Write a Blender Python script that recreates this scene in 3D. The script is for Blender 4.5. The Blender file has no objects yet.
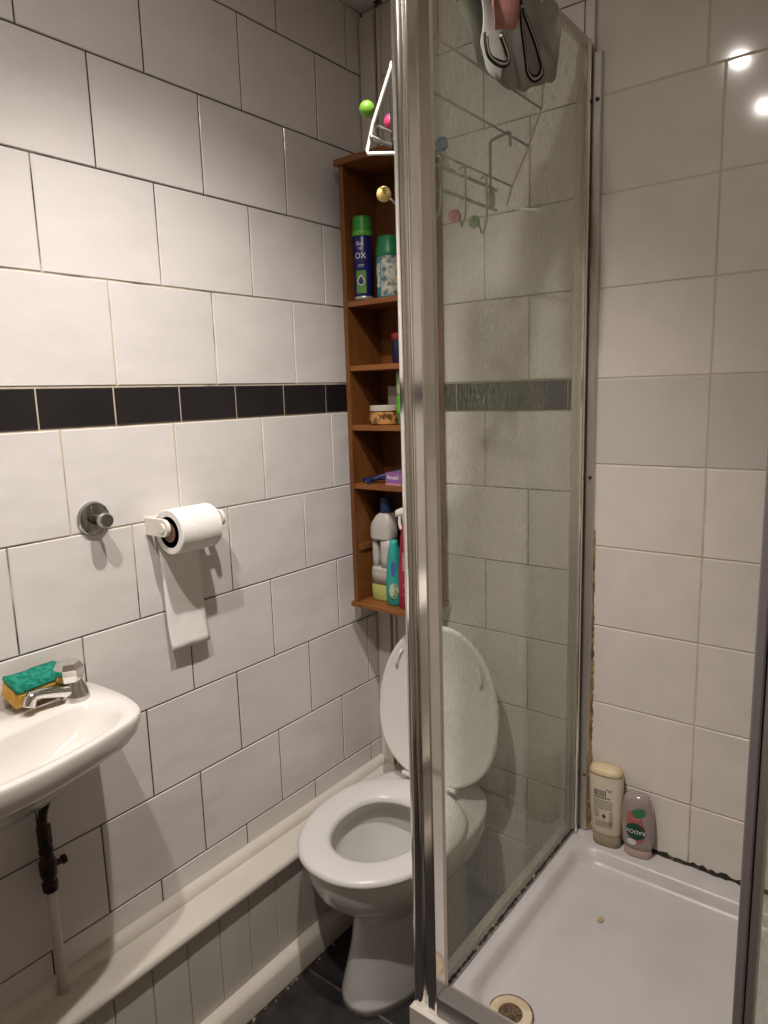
import bpy, bmesh, math, random
from mathutils import Matrix, Vector
random.seed(7)
PI = math.pi
scene = bpy.context.scene
COL = scene.collection
Z0 = 1.41          # height of the lower edge of the dark tile band above the floor

# ------------------------------------------------------------------ camera
cam_d = bpy.data.cameras.new('camera'); cam = bpy.data.objects.new('camera', cam_d); COL.objects.link(cam)
cam_d.sensor_fit = 'VERTICAL'; cam_d.sensor_height = 24.0; cam_d.lens = 702.08 / 1024 * 24.0
cam_d.clip_start = 0.02
_r = Vector((0.79154216, 0.61041575, -0.02921671)); _u = Vector((-0.07961352, 0.15040243, 0.98541402)); _f = Vector((-0.60590651, 0.7776707, -0.16764721))
cam.matrix_world = Matrix(((_r.x, _u.x, -_f.x, 1.2776), (_r.y, _u.y, -_f.y, -1.6030), (_r.z, _u.z, -_f.z, Z0 + 0.0502), (0, 0, 0, 1)))
scene.camera = cam
# ------------------------------------------------------------------ world, exposure
w = bpy.data.worlds.new('world'); scene.world = w; w.use_nodes = True
w.node_tree.nodes['Background'].inputs[0].default_value = (0.9, 0.85, 0.8, 1); w.node_tree.nodes['Background'].inputs[1].default_value = 0.05
scene.view_settings.view_transform = 'Standard'; scene.view_settings.look = 'None'
scene.view_settings.gamma = 1; scene.view_settings.use_curve_mapping = False
scene.view_settings.exposure = 0.22
LAMP_WATT = (50.0, 38.0)
LAMP_COL = (1.0, 0.93, 0.875)
LAMP_AIM = [(-0.29, 0.24, -1.0), (-0.27, 0.29, -1.0)]   # the lamps are tipped towards the basin wall
LAMPS = [(0.72, -0.97), (0.71, -1.43)]
CEIL = Z0 + 1.04

# ------------------------------------------------------------------ materials
MATS = {}
def mat(name, col=(0.8, 0.8, 0.8), rough=0.5, metal=0.0, spec=0.5, coat=0.0, col2=None, nscale=8.0, nlo=0.4, nhi=0.6, detail=4.0,
        stretch=(1, 1, 1), bump=0.0, bscale=20.0, bstretch=(1, 1, 1), bdist=0.002, rvar=0.0, trans=0.0, ior=1.45, sss=0.0, alpha=1.0):
    if name in MATS: return MATS[name]
    m = bpy.data.materials.new(name); m.use_nodes = True; MATS[name] = m
    nt = m.node_tree; n = nt.nodes; l = nt.links; b = n['Principled BSDF']
    b.inputs['Base Color'].default_value = (*col, 1); b.inputs['Roughness'].default_value = rough; b.inputs['Metallic'].default_value = metal
    b.inputs['Specular IOR Level'].default_value = spec; b.inputs['Coat Weight'].default_value = coat; b.inputs['IOR'].default_value = ior
    b.inputs['Transmission Weight'].default_value = trans; b.inputs['Alpha'].default_value = alpha
    if sss: b.inputs['Subsurface Weight'].default_value = sss; b.inputs['Subsurface Scale'].default_value = 0.01
    tc = n.new('ShaderNodeTexCoord'); out = None
    if col2 is not None:
        mp = n.new('ShaderNodeMapping'); mp.inputs['Scale'].default_value = stretch; l.new(tc.outputs['Object'], mp.inputs[0])
        no = n.new('ShaderNodeTexNoise'); no.inputs['Scale'].default_value = nscale; no.inputs['Detail'].default_value = detail; l.new(mp.outputs[0], no.inputs['Vector'])
        mr = n.new('ShaderNodeMapRange'); mr.inputs[1].default_value = nlo; mr.inputs[2].default_value = nhi; l.new(no.outputs['Fac'], mr.inputs[0])
        mx = n.new('ShaderNodeMix'); mx.data_type = 'RGBA'; l.new(mr.outputs[0], mx.inputs[0]); mx.inputs[6].default_value = (*col, 1); mx.inputs[7].default_value = (*col2, 1)
        l.new(mx.outputs[2], b.inputs['Base Color'])
    if bump:
        mp = n.new('ShaderNodeMapping'); mp.inputs['Scale'].default_value = bstretch; l.new(tc.outputs['Object'], mp.inputs[0])
        no = n.new('ShaderNodeTexNoise'); no.inputs['Scale'].default_value = bscale; no.inputs['Detail'].default_value = 3; l.new(mp.outputs[0], no.inputs['Vector'])
        bp = n.new('ShaderNodeBump'); bp.inputs['Strength'].default_value = bump; bp.inputs['Distance'].default_value = bdist
        l.new(no.outputs['Fac'], bp.inputs['Height']); l.new(bp.outputs[0], b.inputs['Normal'])
    if rvar:
        no = n.new('ShaderNodeTexNoise'); no.inputs['Scale'].default_value = 9; no.inputs['Detail'].default_value = 5; l.new(tc.outputs['Object'], no.inputs['Vector'])
        mr = n.new('ShaderNodeMapRange'); mr.inputs[3].default_value = max(0, rough - rvar); mr.inputs[4].default_value = rough + rvar
        l.new(no.outputs['Fac'], mr.inputs[0]); l.new(mr.outputs[0], b.inputs['Roughness'])
    return m

def tile_mat(name, col, col2, rough, bump, bdist, stretch, per=0.06):
    m = mat(name, col, rough, spec=0.5, col2=col2, nscale=14, nlo=0.35, nhi=0.7, stretch=stretch, bump=bump, bscale=6.0, bstretch=stretch, bdist=bdist)
    nt = m.node_tree; n = nt.nodes; l = nt.links; b = n['Principled BSDF']
    src = b.inputs['Base Color'].links[0].from_socket
    oi = n.new('ShaderNodeObjectInfo'); mr = n.new('ShaderNodeMapRange'); mr.inputs[3].default_value = 1 - per; mr.inputs[4].default_value = 1.0
    l.new(oi.outputs['Random'], mr.inputs[0]); mx = n.new('ShaderNodeMix'); mx.data_type = 'RGBA'; mx.blend_type = 'MULTIPLY'; mx.inputs[0].default_value = 1
    l.new(src, mx.inputs[6]); l.new(mr.outputs[0], mx.inputs[7]); l.new(mx.outputs[2], b.inputs['Base Color'])
    # shift ripple pattern from tile to tile
    for nd in n:
        if nd.type == 'MAPPING':
            cx = n.new('ShaderNodeCombineXYZ'); ml = n.new('ShaderNodeMath'); ml.operation = 'MULTIPLY'; ml.inputs[1].default_value = 40
            l.new(oi.outputs['Random'], ml.inputs[0]); l.new(ml.outputs[0], cx.inputs[0]); l.new(ml.outputs[0], cx.inputs[1]); l.new(cx.outputs[0], nd.inputs['Location'])
    return m

def grout_mat(name, light, dark, mid_z, spread, lo, hi, scale=13):
    """joints, grubby and mouldy towards the damp foot and the steamy top of the wall and in patches"""
    m = bpy.data.materials.new(name); m.use_nodes = True; nt = m.node_tree; n = nt.nodes; l = nt.links; b = n['Principled BSDF']
    b.inputs['Roughness'].default_value = 0.85
    tc = n.new('ShaderNodeTexCoord'); sx = n.new('ShaderNodeSeparateXYZ'); l.new(tc.outputs['Object'], sx.inputs[0])
    no = n.new('ShaderNodeTexNoise'); no.inputs['Scale'].default_value = scale; no.inputs['Detail'].default_value = 3; l.new(tc.outputs['Object'], no.inputs['Vector'])
    n2 = n.new('ShaderNodeTexNoise'); n2.inputs['Scale'].default_value = 2.3; l.new(tc.outputs['Object'], n2.inputs['Vector'])
    mr = n.new('ShaderNodeMapRange'); mr.inputs[1].default_value = 0.1; mr.inputs[2].default_value = spread; mr.inputs[3].default_value = lo; mr.inputs[4].default_value = hi
    sb = n.new('ShaderNodeMath'); sb.operation = 'SUBTRACT'; sb.inputs[1].default_value = mid_z; l.new(sx.outputs['Z'], sb.inputs[0])
    ab = n.new('ShaderNodeMath'); ab.operation = 'ABSOLUTE'; l.new(sb.outputs[0], ab.inputs[0]); l.new(ab.outputs[0], mr.inputs[0])
    a = n.new('ShaderNodeMath'); a.operation = 'ADD'; l.new(no.outputs['Fac'], a.inputs[0]); l.new(mr.outputs[0], a.inputs[1])
    a2 = n.new('ShaderNodeMath'); a2.operation = 'MULTIPLY_ADD'; a2.inputs[1].default_value = 0.6; l.new(n2.outputs['Fac'], a2.inputs[0]); l.new(a.outputs[0], a2.inputs[2])
    m2 = n.new('ShaderNodeMapRange'); m2.inputs[1].default_value = 0.75; m2.inputs[2].default_value = 1.05; l.new(a2.outputs[0], m2.inputs[0])
    mx = n.new('ShaderNodeMix'); mx.data_type = 'RGBA'; mx.inputs[6].default_value = (*light, 1); mx.inputs[7].default_value = (*dark, 1); l.new(m2.outputs[0], mx.inputs[0])
    l.new(mx.outputs[2], b.inputs['Base Color']); return m

def glass_mat(name, tint, haze, hcol=(0.74, 0.77, 0.65)):
    """clear pane with a speckled film of dried water: transparent + mirror by Fresnel + a little diffuse"""
    m = bpy.data.materials.new(name); m.use_nodes = True; nt = m.node_tree; n = nt.nodes; l = nt.links
    for x in list(n): n.remove(x)
    o = n.new('ShaderNodeOutputMaterial'); tr = n.new('ShaderNodeBsdfTransparent'); tr.inputs[0].default_value = (*tint, 1)
    gl = n.new('ShaderNodeBsdfGlossy'); gl.inputs['Roughness'].default_value = 0.03; gl.inputs[0].default_value = (1, 1, 1, 1)
    fr = n.new('ShaderNodeFresnel'); fr.inputs[0].default_value = 1.30
    geo = n.new('ShaderNodeNewGeometry'); 
    mf = n.new('ShaderNodeMath'); mf.operation = 'MULTIPLY'; l.new(fr.outputs[0], mf.inputs[0])
    bf = n.new('ShaderNodeMath'); bf.operation = 'SUBTRACT'; bf.inputs[0].default_value = 1.0; l.new(geo.outputs['Backfacing'], bf.inputs[1]); l.new(bf.outputs[0], mf.inputs[1])
    m1 = n.new('ShaderNodeMixShader'); l.new(mf.outputs[0], m1.inputs[0]); l.new(tr.outputs[0], m1.inputs[1]); l.new(gl.outputs[0], m1.inputs[2])
    di = n.new('ShaderNodeBsdfDiffuse'); di.inputs[0].default_value = (*hcol, 1); tl = n.new('ShaderNodeBsdfTranslucent'); tl.inputs[0].default_value = (*hcol, 1)
    md = n.new('ShaderNodeMixShader'); md.inputs[0].default_value = 0.4; l.new(di.outputs[0], md.inputs[1]); l.new(tl.outputs[0], md.inputs[2])
    tc = n.new('ShaderNodeTexCoord'); mp = n.new('ShaderNodeMapping'); mp.inputs['Scale'].default_value = (1, 1, 0.35); l.new(tc.outputs['Object'], mp.inputs[0])
    n1 = n.new('ShaderNodeTexNoise'); n1.inputs['Scale'].default_value = 240; n1.inputs['Detail'].default_value = 2; l.new(mp.outputs[0], n1.inputs['Vector'])
    n2 = n.new('ShaderNodeTexNoise'); n2.inputs['Scale'].default_value = 5; n2.inputs['Detail'].default_value = 4; l.new(mp.outputs[0], n2.inputs['Vector'])
    r1 = n.new('ShaderNodeMapRange'); r1.inputs[1].default_value = 0.35; r1.inputs[2].default_value = 0.7; r1.inputs[3].default_value = 0.15 * haze; r1.inputs[4].default_value = 2.1 * haze; l.new(n1.outputs['Fac'], r1.inputs[0])
    r2 = n.new('ShaderNodeMapRange'); r2.inputs[1].default_value = 0.3; r2.inputs[2].default_value = 0.7; r2.inputs[3].default_value = 0.5; r2.inputs[4].default_value = 1.4; l.new(n2.outputs['Fac'], r2.inputs[0])
    mm = n.new('ShaderNodeMath'); mm.operation = 'MULTIPLY'; l.new(r1.outputs[0], mm.inputs[0]); l.new(r2.outputs[0], mm.inputs[1])
    m2 = n.new('ShaderNodeMixShader'); l.new(mm.outputs[0], m2.inputs[0]); l.new(m1.outputs[0], m2.inputs[1]); l.new(md.outputs[0], m2.inputs[2])
    l.new(m2.outputs[0], o.inputs[0]); return m

WHITE_TILE = tile_mat('glazed_white_tile', (0.76, 0.72, 0.695), (0.72, 0.685, 0.66), 0.18, 0.30, 0.02, (1.0, 0.7, 1.3))
SHOWER_TILE = tile_mat('shower_tile', (0.72, 0.66, 0.60), (0.675, 0.62, 0.56), 0.09, 0.05, 0.004, (1, 1, 1))
DADO_TILE = tile_mat('grey_shower_tile', (0.60, 0.555, 0.505), (0.57, 0.53, 0.48), 0.10, 0.05, 0.004, (1, 1, 1))
BLACK_TILE = tile_mat('black_tile', (0.017, 0.014, 0.016), (0.022, 0.018, 0.02), 0.3, 0.05, 0.004, (1, 1, 1))
FLOOR_TILE = tile_mat('slate_floor_tile', (0.018, 0.016, 0.018), (0.05, 0.045, 0.046), 0.32, 0.3, 0.006, (1, 1, 1))
GROUT_L = grout_mat('grout_left', (0.55, 0.47, 0.36), (0.042, 0.032, 0.023), Z0 + 0.03, 0.62, -0.14, 0.50)
GROUT_B = grout_mat('grout_back', (0.40, 0.35, 0.27), (0.06, 0.045, 0.03), Z0, 1.0, -0.05, 0.15)
GROUT_S = grout_mat('grout_shower', (0.57, 0.49, 0.39), (0.33, 0.22, 0.11), Z0 + 0.3, 1.2, -0.3, 0.05)
FLOOR_GROUT = mat('floor_grout', (0.14, 0.12, 0.10), 0.9, col2=(0.06, 0.05, 0.045), nscale=12)
PAINT = mat('cream_gloss_paint', (0.70, 0.65, 0.575), 0.32, col2=(0.64, 0.585, 0.505), nscale=5, nlo=0.45, nhi=0.75, bump=0.25, bscale=30, bstretch=(1, 0.12, 1), bdist=0.002)
PLANKP = mat('painted_plank', (0.62, 0.58, 0.52), 0.45, col2=(0.57, 0.53, 0.47), nscale=6, bump=0.2, bscale=40, bstretch=(1, 1, 0.1), bdist=0.001)
GAP = mat('plank_joint', (0.60, 0.55, 0.47), 0.8)
CEILP = mat('ceiling_paint', (0.78, 0.745, 0.70), 0.9, col2=(0.73, 0.695, 0.65), nscale=4)
PLASTER = mat('plain_wall_paint', (0.76, 0.72, 0.68), 0.8, col2=(0.72, 0.68, 0.64), nscale=3)
CERAMIC = mat('white_ceramic', (0.74, 0.72, 0.69), 0.12, coat=0.3, col2=(0.72, 0.70, 0.67), nscale=3)
BASIN = mat('basin_ceramic', (0.80, 0.765, 0.72), 0.13, coat=0.3, col2=(0.78, 0.74, 0.69), nscale=4)
SEATP = mat('white_seat_plastic', (0.73, 0.71, 0.68), 0.28, col2=(0.71, 0.69, 0.66), nscale=3)
TRAYM = mat('shower_tray_acrylic', (0.52, 0.495, 0.48), 0.32, col2=(0.46, 0.435, 0.42), nscale=5, nlo=0.45, nhi=0.7, rvar=0.08)
CHROME = mat('chrome', (0.80, 0.79, 0.77), 0.10, metal=1.0, rvar=0.05)
POLISHED = mat('polished_post', (0.90, 0.87, 0.83), 0.12, metal=1.0, rvar=0.06)
ALU = mat('satin_aluminium', (0.62, 0.58, 0.53), 0.38, metal=0.85, rvar=0.08)
ALUD = mat('dull_aluminium', (0.36, 0.34, 0.33), 0.42, metal=0.8, rvar=0.08)
SEAL = mat('grey_door_seal', (0.23, 0.205, 0.215), 0.5)
GASKET = mat('highlight_gasket', (0.85, 0.80, 0.72), 0.35)  # pale colour stands in for the highlight along the gasket edge
DARK = mat('dark_gap', (0.02, 0.02, 0.022), 0.6)
RUST = mat('rusty_stain', (0.26, 0.17, 0.08), 0.8, col2=(0.05, 0.035, 0.02), nscale=60, nlo=0.4, nhi=0.6)
MOULD = mat('mouldy_sealant', (0.022, 0.017, 0.012), 0.85, col2=(0.42, 0.33, 0.22), nscale=55, nlo=0.58, nhi=0.70)
SEALANT = mat('old_sealant', (0.03, 0.022, 0.016), 0.8, col2=(0.40, 0.36, 0.31), nscale=110, nlo=0.58, nhi=0.7)
WOOD = mat('orange_pine', (0.195, 0.070, 0.018), 0.38, col2=(0.125, 0.042, 0.010), nscale=7, nlo=0.35, nhi=0.68, stretch=(4, 4, 0.5), bump=0.06, bscale=60, bstretch=(1, 1, 0.1))
WOODS = mat('orange_pine_shelf', (0.25, 0.092, 0.024), 0.38, col2=(0.17, 0.058, 0.014), nscale=7, nlo=0.35, nhi=0.68, stretch=(0.5, 4, 4))
PAPER = mat('toilet_paper', (0.86, 0.84, 0.80), 0.95, col2=(0.83, 0.81, 0.77), nscale=40, bump=0.5, bscale=160, bdist=0.001)
CARD = mat('cardboard', (0.20, 0.12, 0.07), 0.9)
WPLAST = mat('white_plastic', (0.80, 0.76, 0.68), 0.35)
WWIRE = mat('white_wire', (0.80, 0.77, 0.72), 0.35)
CWIRE = mat('unlit_wire', (0.30, 0.29, 0.27), 0.3, metal=0.8)  # dark tone paints the unlit look of the wires behind the glass
def pl(name, c, r=0.35, **k): return mat(name, c, r, **k)

# ------------------------------------------------------------------ mesh helpers
def link(name, me, m, parent=None, smooth=False, loc=None):
    o = bpy.data.objects.new(name, me); COL.objects.link(o)
    if m is not None and not me.materials: me.materials.append(m)
    if smooth:
        for p in me.polygons: p.use_smooth = True
    if parent is not None:
        o.parent = parent
        base = Vector((0, 0, 0)); q = parent
        while q is not None: base += Vector(q.location); q = q.parent
        o.location = (Vector(loc) if loc is not None else Vector((0, 0, 0))) - base
    elif loc is not None: o.location = loc
    return o
def thing(name, label, cat, loc=(0, 0, 0), group=None):
    o = bpy.data.objects.new(name, None); COL.objects.link(o); o.location = loc; o.empty_display_size = 0.05
    o['label'] = label; o['category'] = cat
    if group: o['group'] = group
    return o
def tag(o, label, cat, group=None):
    o['label'] = label; o['category'] = cat
    if group: o['group'] = group
    return o
def struct(o, label=None):
    o['kind'] = 'structure'
    if label: o['label'] = label
    return o
def mesh(verts, faces):
    me = bpy.data.meshes.new('m'); me.from_pydata([tuple(v) for v in verts], [], faces); me.update(); return me
def fix(me):
    bm = bmesh.new(); bm.from_mesh(me); bmesh.ops.remove_doubles(bm, verts=bm.verts, dist=1e-6); bmesh.ops.recalc_face_normals(bm, faces=bm.faces); bm.to_mesh(me); bm.free(); return me
def box(name, lo, hi, m, parent=None, bev=0.0, seg=2, smooth=False):
    bm = bmesh.new(); bmesh.ops.create_cube(bm, size=1)
    for v in bm.verts:
        v.co = Vector([(lo[i] + hi[i]) / 2 + v.co[i] * (hi[i] - lo[i]) for i in range(3)])
    if bev: bmesh.ops.bevel(bm, geom=bm.edges[:], offset=bev, segments=seg, affect='EDGES', profile=0.5)
    me = bpy.data.meshes.new('m'); bm.to_mesh(me); bm.free()
    o = link(name, me, m, parent, smooth)
    return o
def boxes(name, lst, m, parent=None):
    vs, fs = [], []
    for lo, hi in lst:
        b = len(vs)
        for x in (lo[0], hi[0]):
            for y in (lo[1], hi[1]):
                for z in (lo[2], hi[2]): vs.append((x, y, z))
        fs += [(b, b+1, b+3, b+2), (b+4, b+6, b+7, b+5), (b, b+4, b+5, b+1), (b+2, b+3, b+7, b+6), (b, b+2, b+6, b+4), (b+1, b+5, b+7, b+3)]
    return link(name, mesh(vs, fs), m, parent)
def loft(rings, cap0=True, cap1=True, closed=True):
    n = len(rings[0]); vs = [p for r in rings for p in r]; fs = []
    for i in range(len(rings) - 1):
        for j in range(n if closed else n - 1):
            a = i * n + j; b = i * n + (j + 1) % n; fs.append((a, b, b + n, a + n))
    if cap0: fs.append(tuple(range(n - 1, -1, -1)))
    if cap1: fs.append(tuple(range((len(rings) - 1) * n, len(rings) * n)))
    return fix(mesh(vs, fs))
def lathe(name, prof, c, m, parent=None, seg=24, axis='Z', sx=1.0, sy=1.0, smooth=True):
    """prof: list of (radius, height) from bottom to top"""
    rings = []
    for r, h in prof:
        ring = []
        for k in range(seg):
            a = 2 * PI * k / seg; u, v = max(r, 1e-5) * math.cos(a) * sx, max(r, 1e-5) * math.sin(a) * sy
            p = {'Z': (u, v, h), 'X': (h, u, v), 'Y': (u, h, v)}[axis]
            ring.append((c[0] + p[0], c[1] + p[1], c[2] + p[2]))
        rings.append(ring)
    o = link(name, loft(rings), m, parent, smooth)
    if smooth: sharp(o)
    return o
def sharp(o, ang=38):
    me = o.data; bm = bmesh.new(); bm.from_mesh(me)
    for e in bm.edges:
        if len(e.link_faces) == 2 and e.calc_face_angle(0) > math.radians(ang): e.smooth = False
    bm.to_mesh(me); bm.free()
def smooth_pts(pts, n=6):
    pts = [Vector(p) for p in pts]; out = []
    for i in range(len(pts) - 1):
        p0 = pts[max(i - 1, 0)]; p1 = pts[i]; p2 = pts[i + 1]; p3 = pts[min(i + 2, len(pts) - 1)]
        for k in range(n):
            t = k / n
            out.append(0.5 * ((2 * p1) + (p2 - p0) * t + (2 * p0 - 5 * p1 + 4 * p2 - p3) * t * t + (3 * p1 - p0 - 3 * p2 + p3) * t ** 3))
    out.append(pts[-1]); return out
def tube_mesh(pts, r, seg=8, flat=1.0):
    pts = [Vector(p) for p in pts]; rings = []; prev = None
    for i, p in enumerate(pts):
        t = (pts[min(i + 1, len(pts) - 1)] - pts[max(i - 1, 0)]).normalized()
        if prev is None:
            prev = t.orthogonal().normalized()
        prev = (prev - t * prev.dot(t)).normalized(); b = t.cross(prev)
        rr = r[i] if isinstance(r, (list, tuple)) else r
        rings.append([tuple(p + (prev * math.cos(2 * PI * k / seg) + b * math.sin(2 * PI * k / seg) * flat) * rr) for k in range(seg)])
    return loft(rings)
def tube(name, pts, r, m, parent=None, seg=8):
    return link(name, tube_mesh(pts, r, seg), m, parent, True)
def tubes(name, lst, r, m, parent=None, seg=8):
    bm = bmesh.new()
    for pts in lst:
        me = tube_mesh(pts, r, seg); bm.from_mesh(me); bpy.data.meshes.remove(me)
    me = bpy.data.meshes.new('m'); bm.to_mesh(me); bm.free(); return link(name, me, m, parent, True)
def ball(name, c, r, m, parent=None, seg=20):
    bm = bmesh.new(); bmesh.ops.create_uvsphere(bm, u_segments=seg, v_segments=12, radius=r)
    for v in bm.verts: v.co += Vector(c)
    me = bpy.data.meshes.new('m'); bm.to_mesh(me); bm.free(); return link(name, me, m, parent, True)
def extrude_profile(name, prof, z0, z1, m, parent=None, smooth=False, lean=(0, 0)):
    """prof: closed list of (x,y); vertical extrusion"""
    r0 = [(x + lean[0], y + lean[1], z0) for x, y in prof]; r1 = [(x, y, z1) for x, y in prof]
    o = link(name, loft([r0, r1]), m, parent, smooth)
    if smooth: sharp(o, 30)
    return o
def text_mesh(s, size, depth=0.0004):
    cu = bpy.data.curves.new('t', 'FONT'); cu.body = s; cu.size = size; cu.extrude = depth; cu.align_x = 'CENTER'; cu.align_y = 'CENTER'
    o = bpy.data.objects.new('t', cu); COL.objects.link(o); dg = bpy.context.evaluated_depsgraph_get(); dg.update()
    me = bpy.data.meshes.new_from_object(o.evaluated_get(dg)); bpy.data.objects.remove(o); bpy.data.curves.remove(cu)
    return me

# ================================================================== SETTING
# ---- tile pieces: a bevelled slab with shared mesh data
TILE_ME = {}
def tile_mesh(wd, ht, th, axis, m, bev=0.0016):
    key = (round(wd, 4), round(ht, 4), th, axis, m.name)
    if key in TILE_ME: return TILE_ME[key]
    vs = []
    for d, ins in ((-th, 0), (-bev, 0), (0, bev)):
        a, b = wd / 2 - ins, ht / 2 - ins
        for u, v in ((-a, -b), (a, -b), (a, b), (-a, b)):
            # front faces point to: X -> +x, Y -> -y, x -> -x, Z -> +z
            vs.append({'X': (d, u, v), 'Y': (u, -d, v), 'x': (-d, u, v), 'Z': (u, v, d)}[axis])
    fs = [(8, 9, 10, 11)]
    for i in range(4):
        j = (i + 1) % 4; fs += [(i, j, j + 4, i + 4), (i + 4, j + 4, j + 8, i + 8)]
    me = fix(mesh(vs, fs)); me.materials.append(m)
    # make sure the front looks into the room
    nrm = {'X': (1, 0, 0), 'Y': (0, -1, 0), 'x': (-1, 0, 0), 'Z': (0, 0, 1)}[axis]
    for p in me.polygons:
        if len(p.vertices) == 4 and abs(p.normal.dot(Vector(nrm))) > 0.99 and p.normal.dot(Vector(nrm)) < 0:
            me.flip_normals(); break
    TILE_ME[key] = me; return me
def tile(parent, axis, plane, u0, u1, z0, z1, m, g=0.0015, th=0.008, tilt=0.0022):
    if u1 - u0 < 0.012 or z1 - z0 < 0.012: return
    wd, ht = u1 - u0 - 2 * g, z1 - z0 - 2 * g
    me = tile_mesh(wd, ht, th, axis, m)
    uc, zc = (u0 + u1) / 2, (z0 + z1) / 2; off = random.uniform(-0.0004, 0.0004)
    loc = {'X': (plane + off, uc, zc), 'x': (plane + off, uc, zc), 'Y': (uc, plane + off, zc), 'Z': (uc, zc, plane + off)}[axis]
    o = link('tile', me, None, parent, loc=loc)
    t1, t2 = random.uniform(-tilt, tilt), random.uniform(-tilt, tilt)
    o.rotation_euler = {'X': (0, t1, t2), 'x': (0, t1, t2), 'Y': (t1, 0, t2), 'Z': (t1 * .3, t2 * .3, 0)}[axis]
    return o
def row(parent, axis, plane, joint, pitch, lo, hi, z0, z1, m, **k):
    s = joint - pitch * math.ceil((joint - lo) / pitch)
    while s < hi - 1e-6:
        tile(parent, axis, plane, max(s, lo), min(s + pitch, hi), z0, z1, m, **k); s += pitch

YN = -2.35; XR = 1.50
# left wall
WL = struct(box('wall_left', (-0.12, YN, 0), (-0.0022, 0.12, CEIL), GROUT_L), 'white tiled wall beside the basin with a black tile band')
h = 0.2015; b = 0.0781
zs = [Z0 + b + i * h for i in range(5)] + [CEIL]
offs = [-0.308, -0.186, -0.31, -0.187, -0.0657]
for i in range(5): row(WL, 'X', 0, offs[i], 0.25, -1.90, 0.0, zs[i], zs[i + 1], WHITE_TILE)
row(WL, 'X', 0.0005, -0.0445, 0.1545, -1.90, 0.0, Z0 + 0.001, Z0 + b - 0.001, BLACK_TILE, g=0.0017)
zs = [Z0 - i * h for i in range(6)] + [Z0 - 1.072]
offs = [-0.183, -0.303, -0.183, -0.0586, -0.185, -0.06]
for i in range(6): row(WL, 'X', 0, offs[i], 0.25, -1.90, 0.0, zs[i + 1], zs[i], WHITE_TILE)
# back wall, toilet side and shower side
WB = struct(box('wall_back', (-0.12, 0.0022, 0), (0.645, 0.12, CEIL), GROUT_B), 'white tiled wall behind the toilet with black tile band')
lv = [Z0 + v for v in (0.07, 0.27, 0.47, 0.67, 0.87)] + [CEIL]
for i in range(5): row(WB, 'Y', 0, 0.490 if i % 2 == 0 else 0.3675, 0.25, 0.0, 0.642, lv[i], lv[i + 1], WHITE_TILE)
row(WB, 'Y', -0.0005, 0.2815, 0.1545, 0.0, 0.642, Z0 - 0.004, Z0 + 0.069, BLACK_TILE)
lv = [Z0 + v for v in (-0.005, -0.2, -0.396, -0.591, -0.79, -0.988, -1.186, -1.384)]
for i in range(7): row(WB, 'Y', 0, 0.3665 if i % 2 == 0 else 0.4905, 0.25, 0.0, 0.642, lv[i + 1], lv[i], WHITE_TILE)
WS = struct(box('wall_shower', (0.645, 0.0018, 0), (XR + 0.12, 0.12, CEIL), GROUT_S), 'stained cream tiled wall at the back of the shower')
lv = [Z0 + v for v in (-1.10, -0.9182, -0.7199, -0.523, -0.3264, -0.1302, 0.0668, 0.2658, 0.4656, 0.6687, 0.868)] + [CEIL]
for i in range(11):
    row(WS, 'Y', 0, 0.9068 if i < 9 else 0.873, 0.25, 0.647, XR, lv[i], lv[i + 1], DADO_TILE if i == 5 else SHOWER_TILE, tilt=0.001, g=0.0014)
WR = struct(box('wall_right', (XR + 0.0018, YN, 0), (XR + 0.12, 0.12, CEIL), GROUT_S), 'tiled wall on the far side of the shower')
for i in range(11):
    row(WR, 'x', XR, -0.25, 0.25, -1.0, 0.0, lv[i], lv[i + 1], DADO_TILE if i == 5 else SHOWER_TILE, tilt=0.001, g=0.0014)
struct(box('wall_front', (-0.12, YN - 0.1, 0), (XR + 0.12, YN, CEIL), PLASTER), 'plain painted wall behind the photographer')
struct(box('ceiling', (-0.12, YN - 0.1, CEIL), (XR + 0.12, 0.12, CEIL + 0.1), CEILP), 'plain white ceiling above the tiles')
FL = struct(box('floor', (-0.12, YN - 0.1, -0.1), (XR + 0.12, 0.12, -0.0012), FLOOR_GROUT), 'dark slate tiled floor')
for i in range(-1, 6):
    for j in range(0, 5):
        y1 = -0.49 + 0.33 * 2 - 0.33 * i; x0 = 0.118 + 0.33 * j
        tile(FL, 'Z', 0, x0, min(x0 + 0.33, XR), max(y1 - 0.33, YN), min(y1, 0.0), FLOOR_TILE, g=0.002, th=0.01)

# ---- boxed-in pipes along the left wall: ledge, quarter round, boards, skirting
T1 = thing('trim_1', 'cream painted boxing with ledge along the foot of left wall', 'trim'); del T1['category']; T1['kind'] = 'structure'
yb = -0.002; zl = Z0 - 1.085
prof = [(0.0, zl - 0.024), (0.096, zl - 0.024), (0.1015, zl - 0.020), (0.104, zl - 0.012), (0.1015, zl - 0.004), (0.096, zl), (0.0, zl)]
sharp(link('ledge_board', loft([[(x, YN, z) for x, z in prof], [(x, yb, z) for x, z in prof]]), PAINT, T1, True))
prof = [(-0.002, zl)] + [(0.022 * math.cos(a), zl + 0.023 * math.sin(a)) for a in [i * PI / 12 for i in range(7)]] + [(-0.002, zl + 0.023)]
sharp(link('quarter_round_moulding', loft([[(x, YN, z) for x, z in prof], [(x, yb, z) for x, z in prof]]), PAINT, T1, True))
box('backing_board', (0.0, YN, Z0 - 1.345), (0.0805, yb, zl - 0.024), GAP, T1)
s = -0.466 + 0.0878 * 5
PLK = None
while s > YN:
    y1 = min(s, yb); y0 = max(s - 0.0878, YN)
    box('plank', (0.0800, y0 + 0.0010, Z0 - 1.338), (0.0865, y1 - 0.0010, zl - 0.024), PLANKP, T1, bev=0.0015, seg=1); s -= 0.0878
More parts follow.
